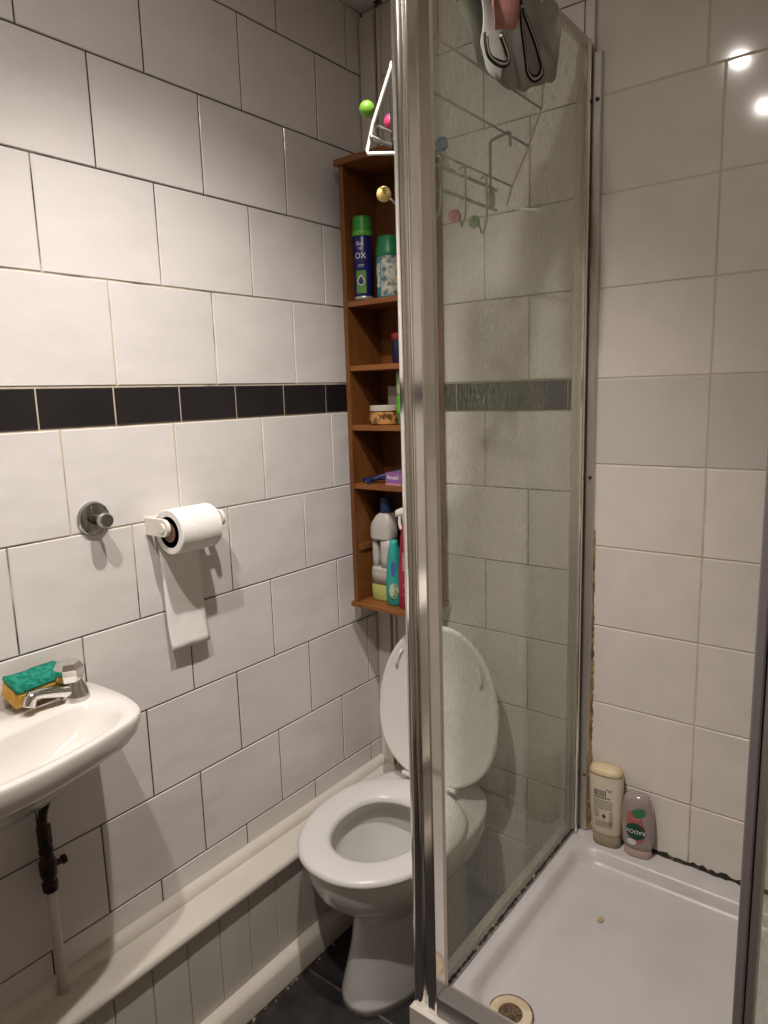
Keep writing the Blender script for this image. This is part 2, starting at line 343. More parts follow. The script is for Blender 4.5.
prof = [(0.07, 0.0), (0.116, 0.0), (0.116, 0.060), (0.112, 0.068), (0.100, 0.0745), (0.07, 0.0755)]
sharp(link('skirting_board', loft([[(x, YN, z) for x, z in prof], [(x, yb, z) for x, z in prof]]), PAINT, T1, True))
prof = [(0.116, -0.001), (0.124, -0.001), (0.117, 0.006), (0.116, 0.006)]
link('floor_sealant', loft([[(x, YN, z) for x, z in prof], [(x, yb, z) for x, z in prof]]), SEALANT, T1)
# ---- corner pipe casing
T2 = thing('trim_2', 'narrow cream pipe casing running up the back corner', 'trim'); del T2['category']; T2['kind'] = 'structure'
box('casing_board', (0.004, -0.016, Z0 - 1.085), (0.050, -0.0005, CEIL - 0.02), PAINT, T2, bev=0.002)
box('casing_strip', (0.056, -0.010, Z0 - 1.085), (0.066, -0.0005, CEIL - 0.01), PAINT, T2, bev=0.002)
box('shadow_gap', (0.050, -0.006, Z0 - 1.085), (0.056, -0.0005, CEIL), mat('shaded_gap', (0.20, 0.16, 0.12), 0.9), T2)  # brown colour stands in for the shade between the two casing pieces
box('hole_in_ceiling', (0.060, -0.022, CEIL - 0.004), (0.078, -0.008, CEIL), DARK, T2)

# ================================================================== LAMPS
for (x, y), wt, aim, lab in zip(LAMPS, LAMP_WATT, LAMP_AIM, ('round recessed ceiling downlight nearer the toilet', 'round recessed ceiling downlight nearer the basin')):
    t = thing('ceiling_light', lab, 'light', (x, y, CEIL - 0.0005), 'ceiling downlights')
    lathe('rim', [(0.016, -0.001), (0.040, -0.001), (0.041, -0.004), (0.038, -0.007), (0.017, -0.0065), (0.016, -0.001)], (x, y, CEIL), CHROME, t, 32)
    em = bpy.data.materials.get('lamp_lens')
    if em is None:
        em = bpy.data.materials.new('lamp_lens'); em.use_nodes = True; bb = em.node_tree.nodes['Principled BSDF']
        bb.inputs['Emission Color'].default_value = (*LAMP_COL, 1); bb.inputs['Emission Strength'].default_value = 1000
    lathe('lens', [(0.0, -0.0055), (0.0155, -0.0055), (0.0155, -0.0015), (0.0, -0.0015)], (x, y, CEIL), em, t, 24)
    ld = bpy.data.lights.new('downlight', 'SPOT'); ld.shadow_soft_size = 0.018; ld.energy = wt; ld.color = LAMP_COL; ld.spot_size = math.radians(96); ld.spot_blend = 1.0
    lo = bpy.data.objects.new('bulb', ld); COL.objects.link(lo); lo.parent = t; lo.location = (0, 0, -0.028); lo.rotation_euler = Vector(aim).to_track_quat('-Z', 'Y').to_euler()

# ================================================================== WASHBASIN
# rim outline measured on the rim plane, right half mirrored about the middle of the basin
RZ = Z0 - 0.49; YC = -1.20
half = [(0.002, -0.936), (0.05, -0.9315), (0.112, -0.9295), (0.160, -0.934), (0.194, -0.9425), (0.217, -0.957), (0.235, -0.984), (0.246, -1.02), (0.258, -1.062), (0.268, -1.11), (0.275, -1.155), (0.277, YC)]
hp = [(p.x, p.y) for p in smooth_pts([(x, y, 0) for x, y in half], 4)]
outl = hp + [(x, 2 * YC - y) for x, y in reversed(hp[:-1])]
hin = [(0.118, YC), (0.112, -1.13), (0.100, -1.06), (0.098, -1.01), (0.112, -0.984), (0.142, -0.972), (0.172, -0.974), (0.203, -0.990), (0.225, -1.025), (0.239, -1.07), (0.249, -1.12), (0.254, YC)]
def resample(pl2, n):
    P = [Vector((x, y, 0)) for x, y in pl2]; P.append(P[0]); L = [0]
    for i in range(len(P) - 1): L.append(L[-1] + (P[i + 1] - P[i]).length)
    out = []; j = 0
    for k in range(n):
        s = L[-1] * k / n
        while L[j + 1] < s: j += 1
        out.append(P[j].lerp(P[j + 1], (s - L[j]) / max(L[j + 1] - L[j], 1e-9)))
    return [(p.x, p.y) for p in out]
NB = 72
def ringat(cx, cy, fx, fy, base):  # scaled radial ring, starts aligned by angle
    return [(cx + (x - cx) * fx, cy + (y - cy) * fy) for x, y in base]
ib = [(p.x, p.y) for p in smooth_pts([(x, y, 0) for x, y in hin], 4)]
inn = ib + [(x, 2 * YC - y) for x, y in reversed(ib[1:-1])]
def polar(poly, cx, cy, n):
    """radial resample about a centre so that rings correspond"""
    out = []
    for k in range(n):
        a = 2 * PI * k / n; d = (math.cos(a), math.sin(a)); best = 0
        for i in range(len(poly)):
            x1, y1 = poly[i][0] - cx, poly[i][1] - cy; x2, y2 = poly[(i + 1) % len(poly)][0] - cx, poly[(i + 1) % len(poly)][1] - cy
            den = d[0] * (y2 - y1) - d[1] * (x2 - x1)
            if abs(den) < 1e-12: continue
            t = (x1 * (y2 - y1) - y1 * (x2 - x1)) / den; s = (x1 * d[1] - y1 * d[0]) / den
            if -1e-6 <= s <= 1 + 1e-6 and t > best: best = t
        out.append((cx + d[0] * best, cy + d[1] * best))
    return out
bcx, bcy = 0.165, YC
NB = 96
RO = polar(outl, bcx, bcy, NB); RI = polar(inn, bcx, bcy, NB)
def r3(base, f, z, cx=bcx, cy=bcy, xoff=0): return [(max(cx + (x - cx) * f + xoff, 0.001), cy + (y - cy) * f, z) for x, y in base]
rings = [r3(RO, 0.28, RZ - 0.122, xoff=-0.03), r3(RO, 0.50, RZ - 0.108, xoff=-0.025), r3(RO, 0.70, RZ - 0.080, xoff=-0.018), r3(RO, 0.84, RZ - 0.057, xoff=-0.008), r3(RO, 0.91, RZ - 0.046), r3(RO, 0.935, RZ - 0.040), r3(RO, 0.965, RZ - 0.034), r3(RO, 0.988, RZ - 0.020), r3(RO, 1.0, RZ - 0.009),
         r3(RO, 0.997, RZ - 0.003), r3(RO, 0.985, RZ), r3(RI, 1.05, RZ - 0.0005), r3(RI, 1.0, RZ - 0.005), r3(RI, 0.95, RZ - 0.020), r3(RI, 0.85, RZ - 0.046), r3(RI, 0.65, RZ - 0.066), r3(RI, 0.35, RZ - 0.084), r3(RI, 0.10, RZ - 0.090)]
WBN = thing('washbasin', 'small white ceramic washbasin fixed to the left wall', 'washbasin', (0.12, YC, RZ - 0.15))
bo = link('bowl', loft(rings), BASIN, WBN, True)
lathe('plug_hole', [(0.012, 0), (0.021, 0), (0.023, 0.003), (0.018, 0.004), (0.012, 0.001)], (bcx, YC, RZ - 0.0895), CHROME, WBN, 20)
lathe('waste_trap', [(0.016, -0.14), (0.022, -0.13), (0.022, -0.06), (0.016, -0.05), (0.016, 0.012)], (0.110, YC - 0.02, RZ - 0.130), WPLAST, WBN, 20)

# tap on the right end of the basin
tx, ty = 0.066, -0.993
TAP = thing('basin_tap', 'chrome pillar tap with faceted head on the basin rim', 'tap', (tx, ty, RZ))
lathe('body', [(0.026, -0.001), (0.026, 0.004), (0.024, 0.014), (0.020, 0.026), (0.015, 0.036), (0.013, 0.042), (0.0, 0.042)], (tx, ty, RZ), CHROME, TAP, 28)
lathe('handle', [(0.013, 0.034), (0.022, 0.039), (0.0265, 0.052), (0.0265, 0.063), (0.021, 0.073), (0.0, 0.075)], (tx, ty - 0.007, RZ), CHROME, TAP, 7, smooth=False)
sp = smooth_pts([(tx + 0.004, ty - 0.008, RZ + 0.018), (tx + 0.006, ty - 0.04, RZ + 0.028), (tx + 0.006, ty - 0.066, RZ + 0.034), (tx + 0.005, ty - 0.080, RZ + 0.032), (tx + 0.005, ty - 0.086, RZ + 0.018)], 5)
tube('spout', sp, [0.0125 - 0.0035 * min(i / 10, 1) + (0.002 if i > 13 else 0) for i in range(len(sp))], CHROME, TAP, 16)
lathe('second_tap_body', [(0.026, -0.001), (0.024, 0.014), (0.015, 0.036), (0.0235, 0.056), (0.018, 0.075), (0, 0.077)], (tx, 2 * YC - ty, RZ), CHROME, WBN, 14)

# sponge leaning on the wall behind the tap
SP = thing('sponge', 'yellow sponge with green scouring pad leaning on the wall behind the tap', 'sponge', (0.045, -1.03, RZ))
FOAM = mat('yellow_foam', (0.72, 0.44, 0.10), 0.95, col2=(0.62, 0.35, 0.07), nscale=60, bump=0.8, bscale=260, bdist=0.002)
SCOUR = mat('green_scourer', (0.0, 0.16, 0.11), 0.95, col2=(0.02, 0.28, 0.19), nscale=130, bump=1.0, bscale=300, bdist=0.003)
def softbox(name, sx, sy, sz, M4, m, parent, waist=0.0, bev=0.004):
    bm = bmesh.new(); bmesh.ops.create_cube(bm, size=1); bmesh.ops.scale(bm, vec=(sx, sy, sz), verts=bm.verts)
    bmesh.ops.subdivide_edges(bm, edges=bm.edges[:], cuts=4, use_grid_fill=True)
    for v in bm.verts:
        t = 1 - (2 * v.co.y / sy) ** 2; v.co.x *= 1 - waist * t; v.co.z += 0.0012 * math.sin(v.co.y * 90) + 0.0008 * math.sin(v.co.x * 130)
    bmesh.ops.bevel(bm, geom=[e for e in bm.edges if e.calc_face_angle(0) > 0.9], offset=bev, segments=2, affect='EDGES')
    bmesh.ops.transform(bm, matrix=M4, verts=bm.verts); me = bpy.data.meshes.new('m'); bm.to_mesh(me); bm.free(); return link(name, me, m, parent, True)
M4 = Matrix.Translation((0.0305, -1.046, RZ + 0.0335)) @ Matrix.Rotation(math.radians(2), 4, 'Z') @ Matrix.Rotation(math.radians(20), 4, 'Y')
softbox('foam', 0.051, 0.097, 0.036, M4, FOAM, SP, 0.05)
softbox('scouring_pad', 0.051, 0.097, 0.009, M4 @ Matrix.Translation((0, 0, 0.021)), SCOUR, SP, 0.05, 0.002)

# supply pipe with isolating valve under the basin
px_, py_ = 0.030, -1.062
VP = thing('supply_pipe', 'dark copper supply pipe with isolating valve and cream sleeve under the basin', 'pipe', (px_, py_, zl))
COPPER = mat('tarnished_copper', (0.055, 0.032, 0.022), 0.45, metal=0.6, col2=(0.02, 0.016, 0.014), nscale=30)
tube('copper_pipe', smooth_pts([(px_, py_, Z0 - 0.79), (px_ - 0.001, py_, Z0 - 0.72), (px_ + 0.004, py_ + 0.006, Z0 - 0.685), (px_ + 0.016, py_ + 0.022, Z0 - 0.650), (px_ + 0.036, py_ + 0.042, Z0 - 0.600), (px_ + 0.05, py_ + 0.03, Z0 - 0.565)], 5), 0.0085, COPPER, VP, 12)
lathe('compression_nut', [(0.009, -0.765), (0.0135, -0.763), (0.0135, -0.748), (0.0115, -0.744), (0.0135, -0.740), (0.0135, -0.727), (0.009, -0.724)], (px_, py_, Z0), COPPER, VP, 8, smooth=False)
lathe('valve_body', [(0.009, -0.862), (0.014, -0.858), (0.0145, -0.842), (0.011, -0.838), (0.0155, -0.825), (0.016, -0.800), (0.011, -0.786), (0.0135, -0.780), (0.0125, -0.770), (0.009, -0.766)], (px_, py_, Z0), COPPER, VP, 12)
lathe('valve_spindle', [(0.006, 0.0), (0.006, 0.020), (0.009, 0.021), (0.009, 0.028), (0.0, 0.028)], (px_, py_ + 0.006, Z0 - 0.812), COPPER, VP, 10, axis='Y')
tube('painted_sleeve', [(px_ - 0.004, py_ + 0.004, zl - 0.001), (px_, py_, Z0 - 0.858)], 0.0092, PAINT, VP, 14)

# ================================================================== WALL FITTINGS
ky, kz = -0.887, Z0 - 0.175
CHROMED = mat('chrome_dark_reflection', (0.45, 0.44, 0.43), 0.12, metal=1.0)  # chrome with the dark surroundings it reflects put into the base colour
K = thing('robe_hook', 'round chrome wall hook on the tiles left of the toilet roll', 'hook', (0, ky, kz))
lathe('wall_plate', [(0.0, 0.0), (0.033, 0.0), (0.034, 0.003), (0.031, 0.009), (0.024, 0.012), (0.0, 0.0125)], (0.0, ky, kz), CHROMED, K, 36, axis='X')
lathe('stem', [(0.012, 0.012), (0.012, 0.034), (0.0, 0.034)], (0.0, ky, kz), CHROMED, K, 24, axis='X')
lathe('knob', [(0.0, 0.032), (0.0135, 0.032), (0.0145, 0.035), (0.0145, 0.049), (0.0125, 0.052), (0.0, 0.052)], (0.0, ky, kz), CHROMED, K, 24, axis='X')
hz = Z0 - 0.209; hx = 0.060
HD = thing('toilet_roll_holder', 'white plastic toilet roll holder with two side arms on the tiles', 'holder', (0, -0.70, hz))
def arm(y0, y1):
    prof = [(0.0, hz - 0.018), (hx, hz - 0.018)] + [(hx + 0.018 * math.sin(a), hz - 0.018 * math.cos(a)) for a in [PI * i / 10 for i in range(1, 10)]] + [(hx, hz + 0.018), (0.0, hz + 0.018)]
    return loft([[(x, y0, z) for x, z in prof], [(x, y1, z) for x, z in prof]])
sharp(link('side_arm', arm(-0.7745, -0.7665), WPLAST, HD, True)); sharp(link('side_arm', arm(-0.633, -0.625), WPLAST, HD, True))
box('back_plate', (0.0, -0.768, hz - 0.018), (0.004, -0.63, hz + 0.018), WPLAST, HD, bev=0.001)
for y0, y1 in ((-0.7775, -0.7735), (-0.626, -0.622)):
    lathe('pivot_cap', [(0.0, y0), (0.009, y0), (0.010, y1), (0.0, y1)], (hx, 0, hz), WPLAST, HD, 20, axis='Y')
lathe('spindle', [(0.0, -0.768), (0.0075, -0.767), (0.0075, -0.632), (0.0, -0.631)], (hx, 0, hz), WPLAST, HD, 16, axis='Y')
TR = thing('toilet_roll', 'white toilet roll on its holder with a strip of paper hanging down', 'toilet roll', (hx, -0.70, hz))
rr = 0.047; rz_ = hz - 0.0105
lathe('roll', [(0.0205, -0.759), (rr - 0.002, -0.759), (rr, -0.757), (rr, -0.659), (rr - 0.002, -0.657), (0.0205, -0.657), (0.0205, -0.759)], (hx, 0, rz_), PAPER, TR, 40, axis='Y')
lathe('cardboard_core', [(0.0185, -0.7595), (0.0207, -0.7595), (0.0207, -0.6565), (0.0185, -0.6565), (0.0185, -0.7595)], (hx, 0, rz_), CARD, TR, 32, axis='Y')
vs, fs = [], []; path = [(hx - (rr + 0.0004) * math.cos(a), rz_ + (rr + 0.0004) * math.sin(a)) for a in [math.radians(60 - 10 * i) for i in range(7)]]
zz = rz_
while zz > Z0 - 0.486: zz -= 0.015; path.append((hx - rr - 0.0004 + 0.003 * math.sin((hz - zz) * 22) + 0.16 * max(0, rz_ - zz) ** 2 , zz))
ny = 10
for (x, z) in path:
    for k in range(ny + 1):
        t = k / ny; y = -0.7585 + 0.1005 * t
        dz = (-0.0012 * math.sin(t * 9)) * max(0, (hz - z) / 0.27)
        vs.append((x + 0.0012 * math.sin(t * 6 + z * 25) * min(1, max(0, (hz - z) / 0.05)), y + 0.010 * max(0, (hz - z)) / 0.27, z + dz))
for i in range(len(path) - 1):
    for k in range(ny): a = i * (ny + 1) + k; fs.append((a, a + 1, a + ny + 2, a + ny + 1))
sh = link('hanging_sheet', mesh(vs, fs), PAPER, TR, True); md = sh.modifiers.new('s', 'SOLIDIFY'); md.thickness = 0.0006

# ================================================================== TOILET
TX = 0.292
TO = thing('toilet', 'white ceramic toilet with raised lid beside the shower screen', 'toilet', (TX, -0.35, 0))
def egg(hw, yb_, yf, z, n=64, pw=0.92, mid=0.45, cx=TX):
    ym = yb_ + (yf - yb_) * mid; out = []
    for k in range(n):
        a = 2 * PI * k / n; c, s = math.cos(a), math.sin(a)
        x = cx + hw * math.copysign(abs(c) ** pw, c)
        y = ym + (yb_ - ym) * abs(s) ** 0.8 if s > 0 else ym + (yf - ym) * abs(s)
        out.append((x, y, z))
    return out
R_ = [egg(.112, -.06, -.524, .0), egg(.111, -.06, -.522, .02), egg(.104, -.06, -.503, .07), egg(.096, -.06, -.485, .13), egg(.091, -.05, -.474, .205), egg(.096, -.04, -.480, .235), egg(.120, -.04, -.508, .256),
      egg(.148, -.04, -.547, .284), egg(.166, -.04, -.573, .315), egg(.176, -.04, -.589, .352), egg(.180, -.04, -.595, .385), egg(.178, -.04, -.593, .393), egg(.172, -.05, -.586, .396),
      egg(.132, -.22, -.545, .396), egg(.128, -.225, -.540, .388), egg(.134, -.215, -.548, .372), egg(.132, -.215, -.546, .355), egg(.112, -.235, -.520, .29), egg(.085, -.26, -.47, .22), egg(.060, -.28, -.42, .17), egg(.03, -.30, -.37, .145)]
link('bowl', loft(R_), CERAMIC, TO, True)
lathe('water', [(0.0, 0.0), (0.073, 0.0), (0.073, 0.001), (0.0, 0.001)], (TX, -0.36, 0.212), mat('toilet_water', (0.55, 0.55, 0.52), 0.03, spec=0.6), TO, 32, sy=1.3)
S0, S1 = .399, .421
def ey(yb_, yf, hw, z): return egg(hw, yb_, yf, z)
sr = [egg(.110, -.268, -.522, S0), egg(.181, -.175, -.600, S0), egg(.187, -.170, -.606, S0 + .005), egg(.188, -.170, -.607, S0 + .012), egg(.183, -.174, -.602, S1 - .003), egg(.174, -.182, -.593, S1), egg(.125, -.250, -.540, S1 - .001), egg(.114, -.262, -.527, S1 - .006), egg(.109, -.268, -.521, S0 + .006), egg(.110, -.268, -.522, S0)]
link('seat', loft(sr, False, False), SEATP, TO, True)
# raised lid: plate in its own plane, leaning back to the wall
LL = 0.425; tilt = math.radians(9)
def lidpt(u, v, d):  # u across, v up the lid, d towards the room
    y0, z0 = -0.178, 0.428
    return (TX + 0.006 + u, y0 + math.sin(tilt) * v - math.cos(tilt) * d, z0 + math.cos(tilt) * v + math.sin(tilt) * d)
def lidring(f, d, n=64):
    out = []
    for k in range(n):
        a = 2 * PI * k / n; c, s = math.cos(a), math.sin(a)
        u = 0.186 * f * math.copysign(abs(c) ** .92, c); vm = LL * 0.45
        v = vm + ((LL - vm) * s if s > 0 else vm * math.copysign(abs(s) ** .8, s)) * f
        out.append(lidpt(u, v, d))
    return out
lid = link('lid', loft([lidring(.93, -.013), lidring(.985, -.010), lidring(1.0, -.004), lidring(1.0, .002), lidring(.985, .005), lidring(.95, .005), lidring(.93, .002), lidring(.3, .001)]), SEATP, TO, True)
for u, v in ((-0.118, LL * 0.80), (0.118, LL * 0.80)):
    p = lidpt(u, v, 0.006); q = lidpt(u * 1.12, v - 0.05, 0.006)
    tube('bumper', [p, lidpt(u * 1.06, v - .012, .008), lidpt(u * 1.11, v - .03, .008), q], 0.0045, SEATP, lid, 8)
for sgn in (-1, 1):
    tube('hinge', [(TX + sgn * 0.055, -0.172, 0.398), (TX + sgn * 0.055, -0.172, 0.418), (TX + sgn * 0.055, -0.178, 0.432)], 0.009, SEATP, TO, 12)
lathe('hinge_bar', [(0.0, -0.085), (0.007, -0.085), (0.007, 0.085), (0.0, 0.085)], (TX, -0.178, 0.431), SEATP, TO, 12, axis='X')

# ================================================================== SHELF UNIT
CX0, CX1, CY0, CY1, CZ0, CZ1 = 0.038, 0.256, -0.160, -0.018, Z0 - 0.537, Z0 + 0.632
CB = thing('shelf_unit', 'tall narrow orange pine open shelf unit hung in the corner', 'shelf unit', ((CX0 + CX1) / 2, CY1, CZ0))
TH = 0.014
box('side_panel', (CX0, CY0, CZ0 + TH), (CX0 + TH, CY1, CZ1 - TH), WOOD, CB, bev=0.001, seg=1)
box('side_panel', (CX1 - TH, CY0, CZ0 + TH), (CX1, CY1, CZ1 - TH), WOOD, CB, bev=0.001, seg=1)
box('top_board', (CX0 - 0.010, CY0 - 0.008, CZ1 - TH), (CX1 + 0.010, CY1, CZ1 + 0.002), WOODS, CB, bev=0.002, seg=1)
box('bottom_board', (CX0 - 0.006, CY0 - 0.008, CZ0), (CX1 + 0.008, CY1, CZ0 + TH), WOODS, CB, bev=0.002, seg=1)
box('back_panel', (CX0 + TH, CY1 - 0.006, CZ0 + TH), (CX1 - TH, CY1, CZ1 - TH), WOOD, CB)
SHZ = [Z0 + 0.286, Z0 + 0.122, Z0 - 0.034, Z0 - 0.191]      # top faces
for z in SHZ: box('shelf', (CX0 + TH, CY0 + 0.002, z - TH), (CX1 - TH, CY1 - 0.006, z), WOODS, CB, bev=0.001, seg=1)
box('side_cleat', (CX0 + TH, CY0 + 0.012, Z0 - 0.378), (CX0 + TH + 0.006, CY1 - 0.006, Z0 - 0.362), WOODS, CB)
ZB = CZ0 + TH + 0.0003
e = 0.0003
# --- blue aerosol
ax, ay, z = 0.0805, -0.124, SHZ[0] + e
A = thing('aerosol_can', 'navy blue aerosol can with bright green cap on top shelf', 'aerosol can', (ax, ay, z))
NAVY = pl('navy_print', (0.012, 0.010, 0.10), 0.3); GRN = pl('green_cap', (0.03, 0.24, 0.03), 0.4); LGRN = pl('light_green', (0.11, 0.36, 0.06), 0.4); WPR = pl('white_print', (0.75, 0.75, 0.72), 0.5)
lathe('can', [(0.0225, 0.0), (0.0245, 0.003), (0.0245, 0.157), (0.0225, 0.162), (0.0, 0.163)], (ax, ay, z), NAVY, A, 28)
lathe('base_ring', [(0.0246, 0.003), (0.0252, 0.004), (0.0252, 0.010), (0.0246, 0.011)], (ax, ay, z), pl('can_base', (0.35, 0.36, 0.30), 0.35, metal=0.5), A, 28)
lathe('cap', [(0.0245, 0.160), (0.0255, 0.162), (0.0255, 0.172), (0.0245, 0.174), (0.0242, 0.200), (0.022, 0.208), (0.0, 0.209)], (ax, ay, z), GRN, A, 28)
lathe('cap_band', [(0.0258, 0.160), (0.0262, 0.161), (0.0262, 0.171), (0.0258, 0.172)], (ax, ay, z), LGRN, A, 28)
def wrap(name, verts2, faces, cx, cy, z, r, a0, m, parent, sx=1.0, sy=1.0):
    """flat (arc length, height) points wrapped round a can; a0 = facing angle"""
    vs = [(cx + r * sx * math.cos(a0 + s / r), cy + r * sy * math.sin(a0 + s / r), z + hh) for s, hh in verts2]
    return link(name, mesh(vs, faces), m, parent)
def wrap_rect(name, s0, s1, h0, h1, cx, cy, z, r, a0, m, parent, n=8, sx=1.0, sy=1.0):
    v = []; f = []
    for i in range(n + 1):
        s = s0 + (s1 - s0) * i / n; v += [(s, h0), (s, h1)]
    for i in range(n): f.append((2 * i, 2 * i + 2, 2 * i + 3, 2 * i + 1))
    return wrap(name, v, f, cx, cy, z, r, a0, m, parent, sx, sy)
def wrap_disc(name, s0, h0, rs, rh, cx, cy, z, r, a0, m, parent, n=20, drop=False):
    v = [(s0 + rs * math.cos(2 * PI * k / n) * (1 - (0.45 * max(0, math.sin(2 * PI * k / n)) if drop else 0)), h0 + rh * math.sin(2 * PI * k / n)) for k in range(n)]
    return wrap(name, v, [tuple(range(n))], cx, cy, z, r, a0, m, parent)
def wrap_text(name, s, size, h0, cx, cy, z, r, a0, m, parent, flip=False, sx=1.0, sy=1.0, s0=0.0):
    me = text_mesh(s, size, 0.0)
    for v in me.vertices:
        u, hh = v.co.x, v.co.y
        if flip: u, hh = -u, -hh
        u += s0
        v.co = (cx + r * sx * math.cos(a0 + u / r), cy + r * sy * math.sin(a0 + u / r), z + h0 + hh)
    return link(name, me, m, parent)
FA = math.radians(-62)   # direction from the shelf towards the open room
wrap_rect('green_label', -0.016, 0.012, 0.018, 0.074, ax, ay, z, 0.0247, FA, pl('leaf_green', (0.10, 0.22, 0.04), 0.4), A)
wrap_disc('drop_outline', -0.002, 0.050, 0.0095, 0.0125, ax, ay, z, 0.0249, FA, WPR, A, drop=True)
wrap_disc('drop_emblem', -0.002, 0.0495, 0.0075, 0.0100, ax, ay, z, 0.0251, FA, NAVY, A, drop=True)
wrap_text('lettering', 'Gie', 0.013, 0.140, ax, ay, z, 0.0248, FA, WPR, A, s0=-0.004)
wrap_text('lettering', 'up', 0.011, 0.130, ax, ay, z, 0.0248, FA, WPR, A, s0=-0.002)
wrap_text('lettering', 'OX', 0.020, 0.110, ax, ay, z, 0.0248, FA, WPR, A, s0=-0.002)
wrap_rect('print_line', -0.010, 0.008, 0.0875, 0.0885, ax, ay, z, 0.0248, FA, WPR, A); wrap_rect('print_line', -0.008, 0.005, 0.0835, 0.0842, ax, ay, z, 0.0248, FA, WPR, A)
# --- air freshener refill
ax, ay, z = 0.151, -0.108, SHZ[0] + e
A = thing('air_freshener', 'teal air freshener can with dark green cap and floral print', 'air freshener', (ax, ay, z))
lathe('can', [(0.029, 0.0), (0.031, 0.003), (0.031, 0.100), (0.029, 0.106), (0.0, 0.107)], (ax, ay, z), pl('teal_print', (0.05, 0.22, 0.27), 0.35), A, 28)
lathe('cap', [(0.031, 0.104), (0.032, 0.106), (0.0315, 0.112), (0.0255, 0.150), (0.0235, 0.153), (0.0, 0.154)], (ax, ay, z), pl('deep_green_cap', (0.015, 0.17, 0.06), 0.4), A, 28)
FLOR = mat('floral_print', (0.55, 0.52, 0.42), 0.4, col2=(0.08, 0.14, 0.16), nscale=75, nlo=0.42, nhi=0.62)
wrap_rect('floral_label', -0.016, 0.05, 0.006, 0.102, ax, ay, z, 0.0312, FA, FLOR, A, 14)
wrap_rect('side_panel_print', -0.037, -0.020, 0.028, 0.086, ax, ay, z, 0.0312, FA, mat('white_text_print', (0.60, 0.62, 0.58), 0.4, col2=(0.06, 0.16, 0.14), nscale=110, nlo=0.5, nhi=0.6), A)
wrap_text('lettering', 'pure', 0.014, 0.034, ax, ay, z, 0.0314, FA, pl('dark_print', (0.03, 0.04, 0.06), 0.5), A, s0=0.012)
# --- dark tub on the second shelf
ax, ay, z = 0.190, -0.095, SHZ[1] + e
A = thing('storage_tub', 'dark blue tub with a red lid half hidden on the second shelf', 'tub', (ax, ay, z))
lathe('tub', [(0.033, 0.0), (0.036, 0.004), (0.036, 0.060), (0.034, 0.062), (0.0, 0.062)], (ax, ay, z), pl('dark_blue_plastic', (0.012, 0.018, 0.05), 0.4), A, 24)
lathe('lid', [(0.0365, 0.060), (0.038, 0.062), (0.038, 0.074), (0.036, 0.077), (0.0, 0.077)], (ax, ay, z), pl('red_plastic', (0.24, 0.02, 0.02), 0.4), A, 24)
# --- jar
ax, ay, z = 0.1265, -0.112, SHZ[2] + e
A = thing('glass_jar', 'small squat jar of golden brown pieces with a white lid', 'jar', (ax, ay, z))
lathe('jar', [(0.035, 0.0), (0.039, 0.003), (0.0400, 0.014), (0.0395, 0.030), (0.031, 0.036), (0.0, 0.037)], (ax, ay, z), mat('jar_contents', (0.50, 0.26, 0.08), 0.15, coat=0.6, col2=(0.12, 0.045, 0.014), nscale=70, nlo=0.44, nhi=0.58, detail=1), A, 28)
lathe('lid', [(0.036, 0.036), (0.038, 0.037), (0.038, 0.049), (0.036, 0.051), (0.0, 0.051)], (ax, ay, z), pl('jar_lid', (0.50, 0.44, 0.37), 0.45), A, 28)
ax, ay, z = 0.128, -0.046, SHZ[2] + e
A = box('white_carton', (ax - 0.026, ay - 0.016, z), (ax + 0.026, ay + 0.016, z + 0.100), pl('carton_white', (0.42, 0.36, 0.32), 0.7), None, bev=0.0012)
tag(A, 'plain off white carton standing behind the squat jar', 'box')
ax, ay, z = 0.198, -0.118, SHZ[2] + e
A = thing('squeeze_tube', 'green and pale squeeze tube standing beside the squat jar', 'tube', (ax, ay, z))
def tubebody(z0, z1, r0, r1, flat0, flat1, n=6):
    return loft([[(ax + (r0 + (r1 - r0) * t) * math.cos(2 * PI * k / 24), ay + (flat0 + (flat1 - flat0) * t) * math.sin(2 * PI * k / 24), z0 + (z1 - z0) * t) for k in range(24)] for t in [i / n for i in range(n + 1)]])
link('cap', tubebody(z, z + 0.028, 0.019, 0.019, 0.019, 0.019), pl('tube_cap', (0.09, 0.14, 0.07), 0.4), A, True)
link('lower_body', tubebody(z + 0.028, z + 0.075, 0.021, 0.023, 0.019, 0.012), pl('lime_green', (0.12, 0.42, 0.03), 0.4), A, True)
link('upper_body', tubebody(z + 0.075, z + 0.138, 0.023, 0.025, 0.012, 0.002), pl('pale_green', (0.34, 0.42, 0.22), 0.4), A, True)
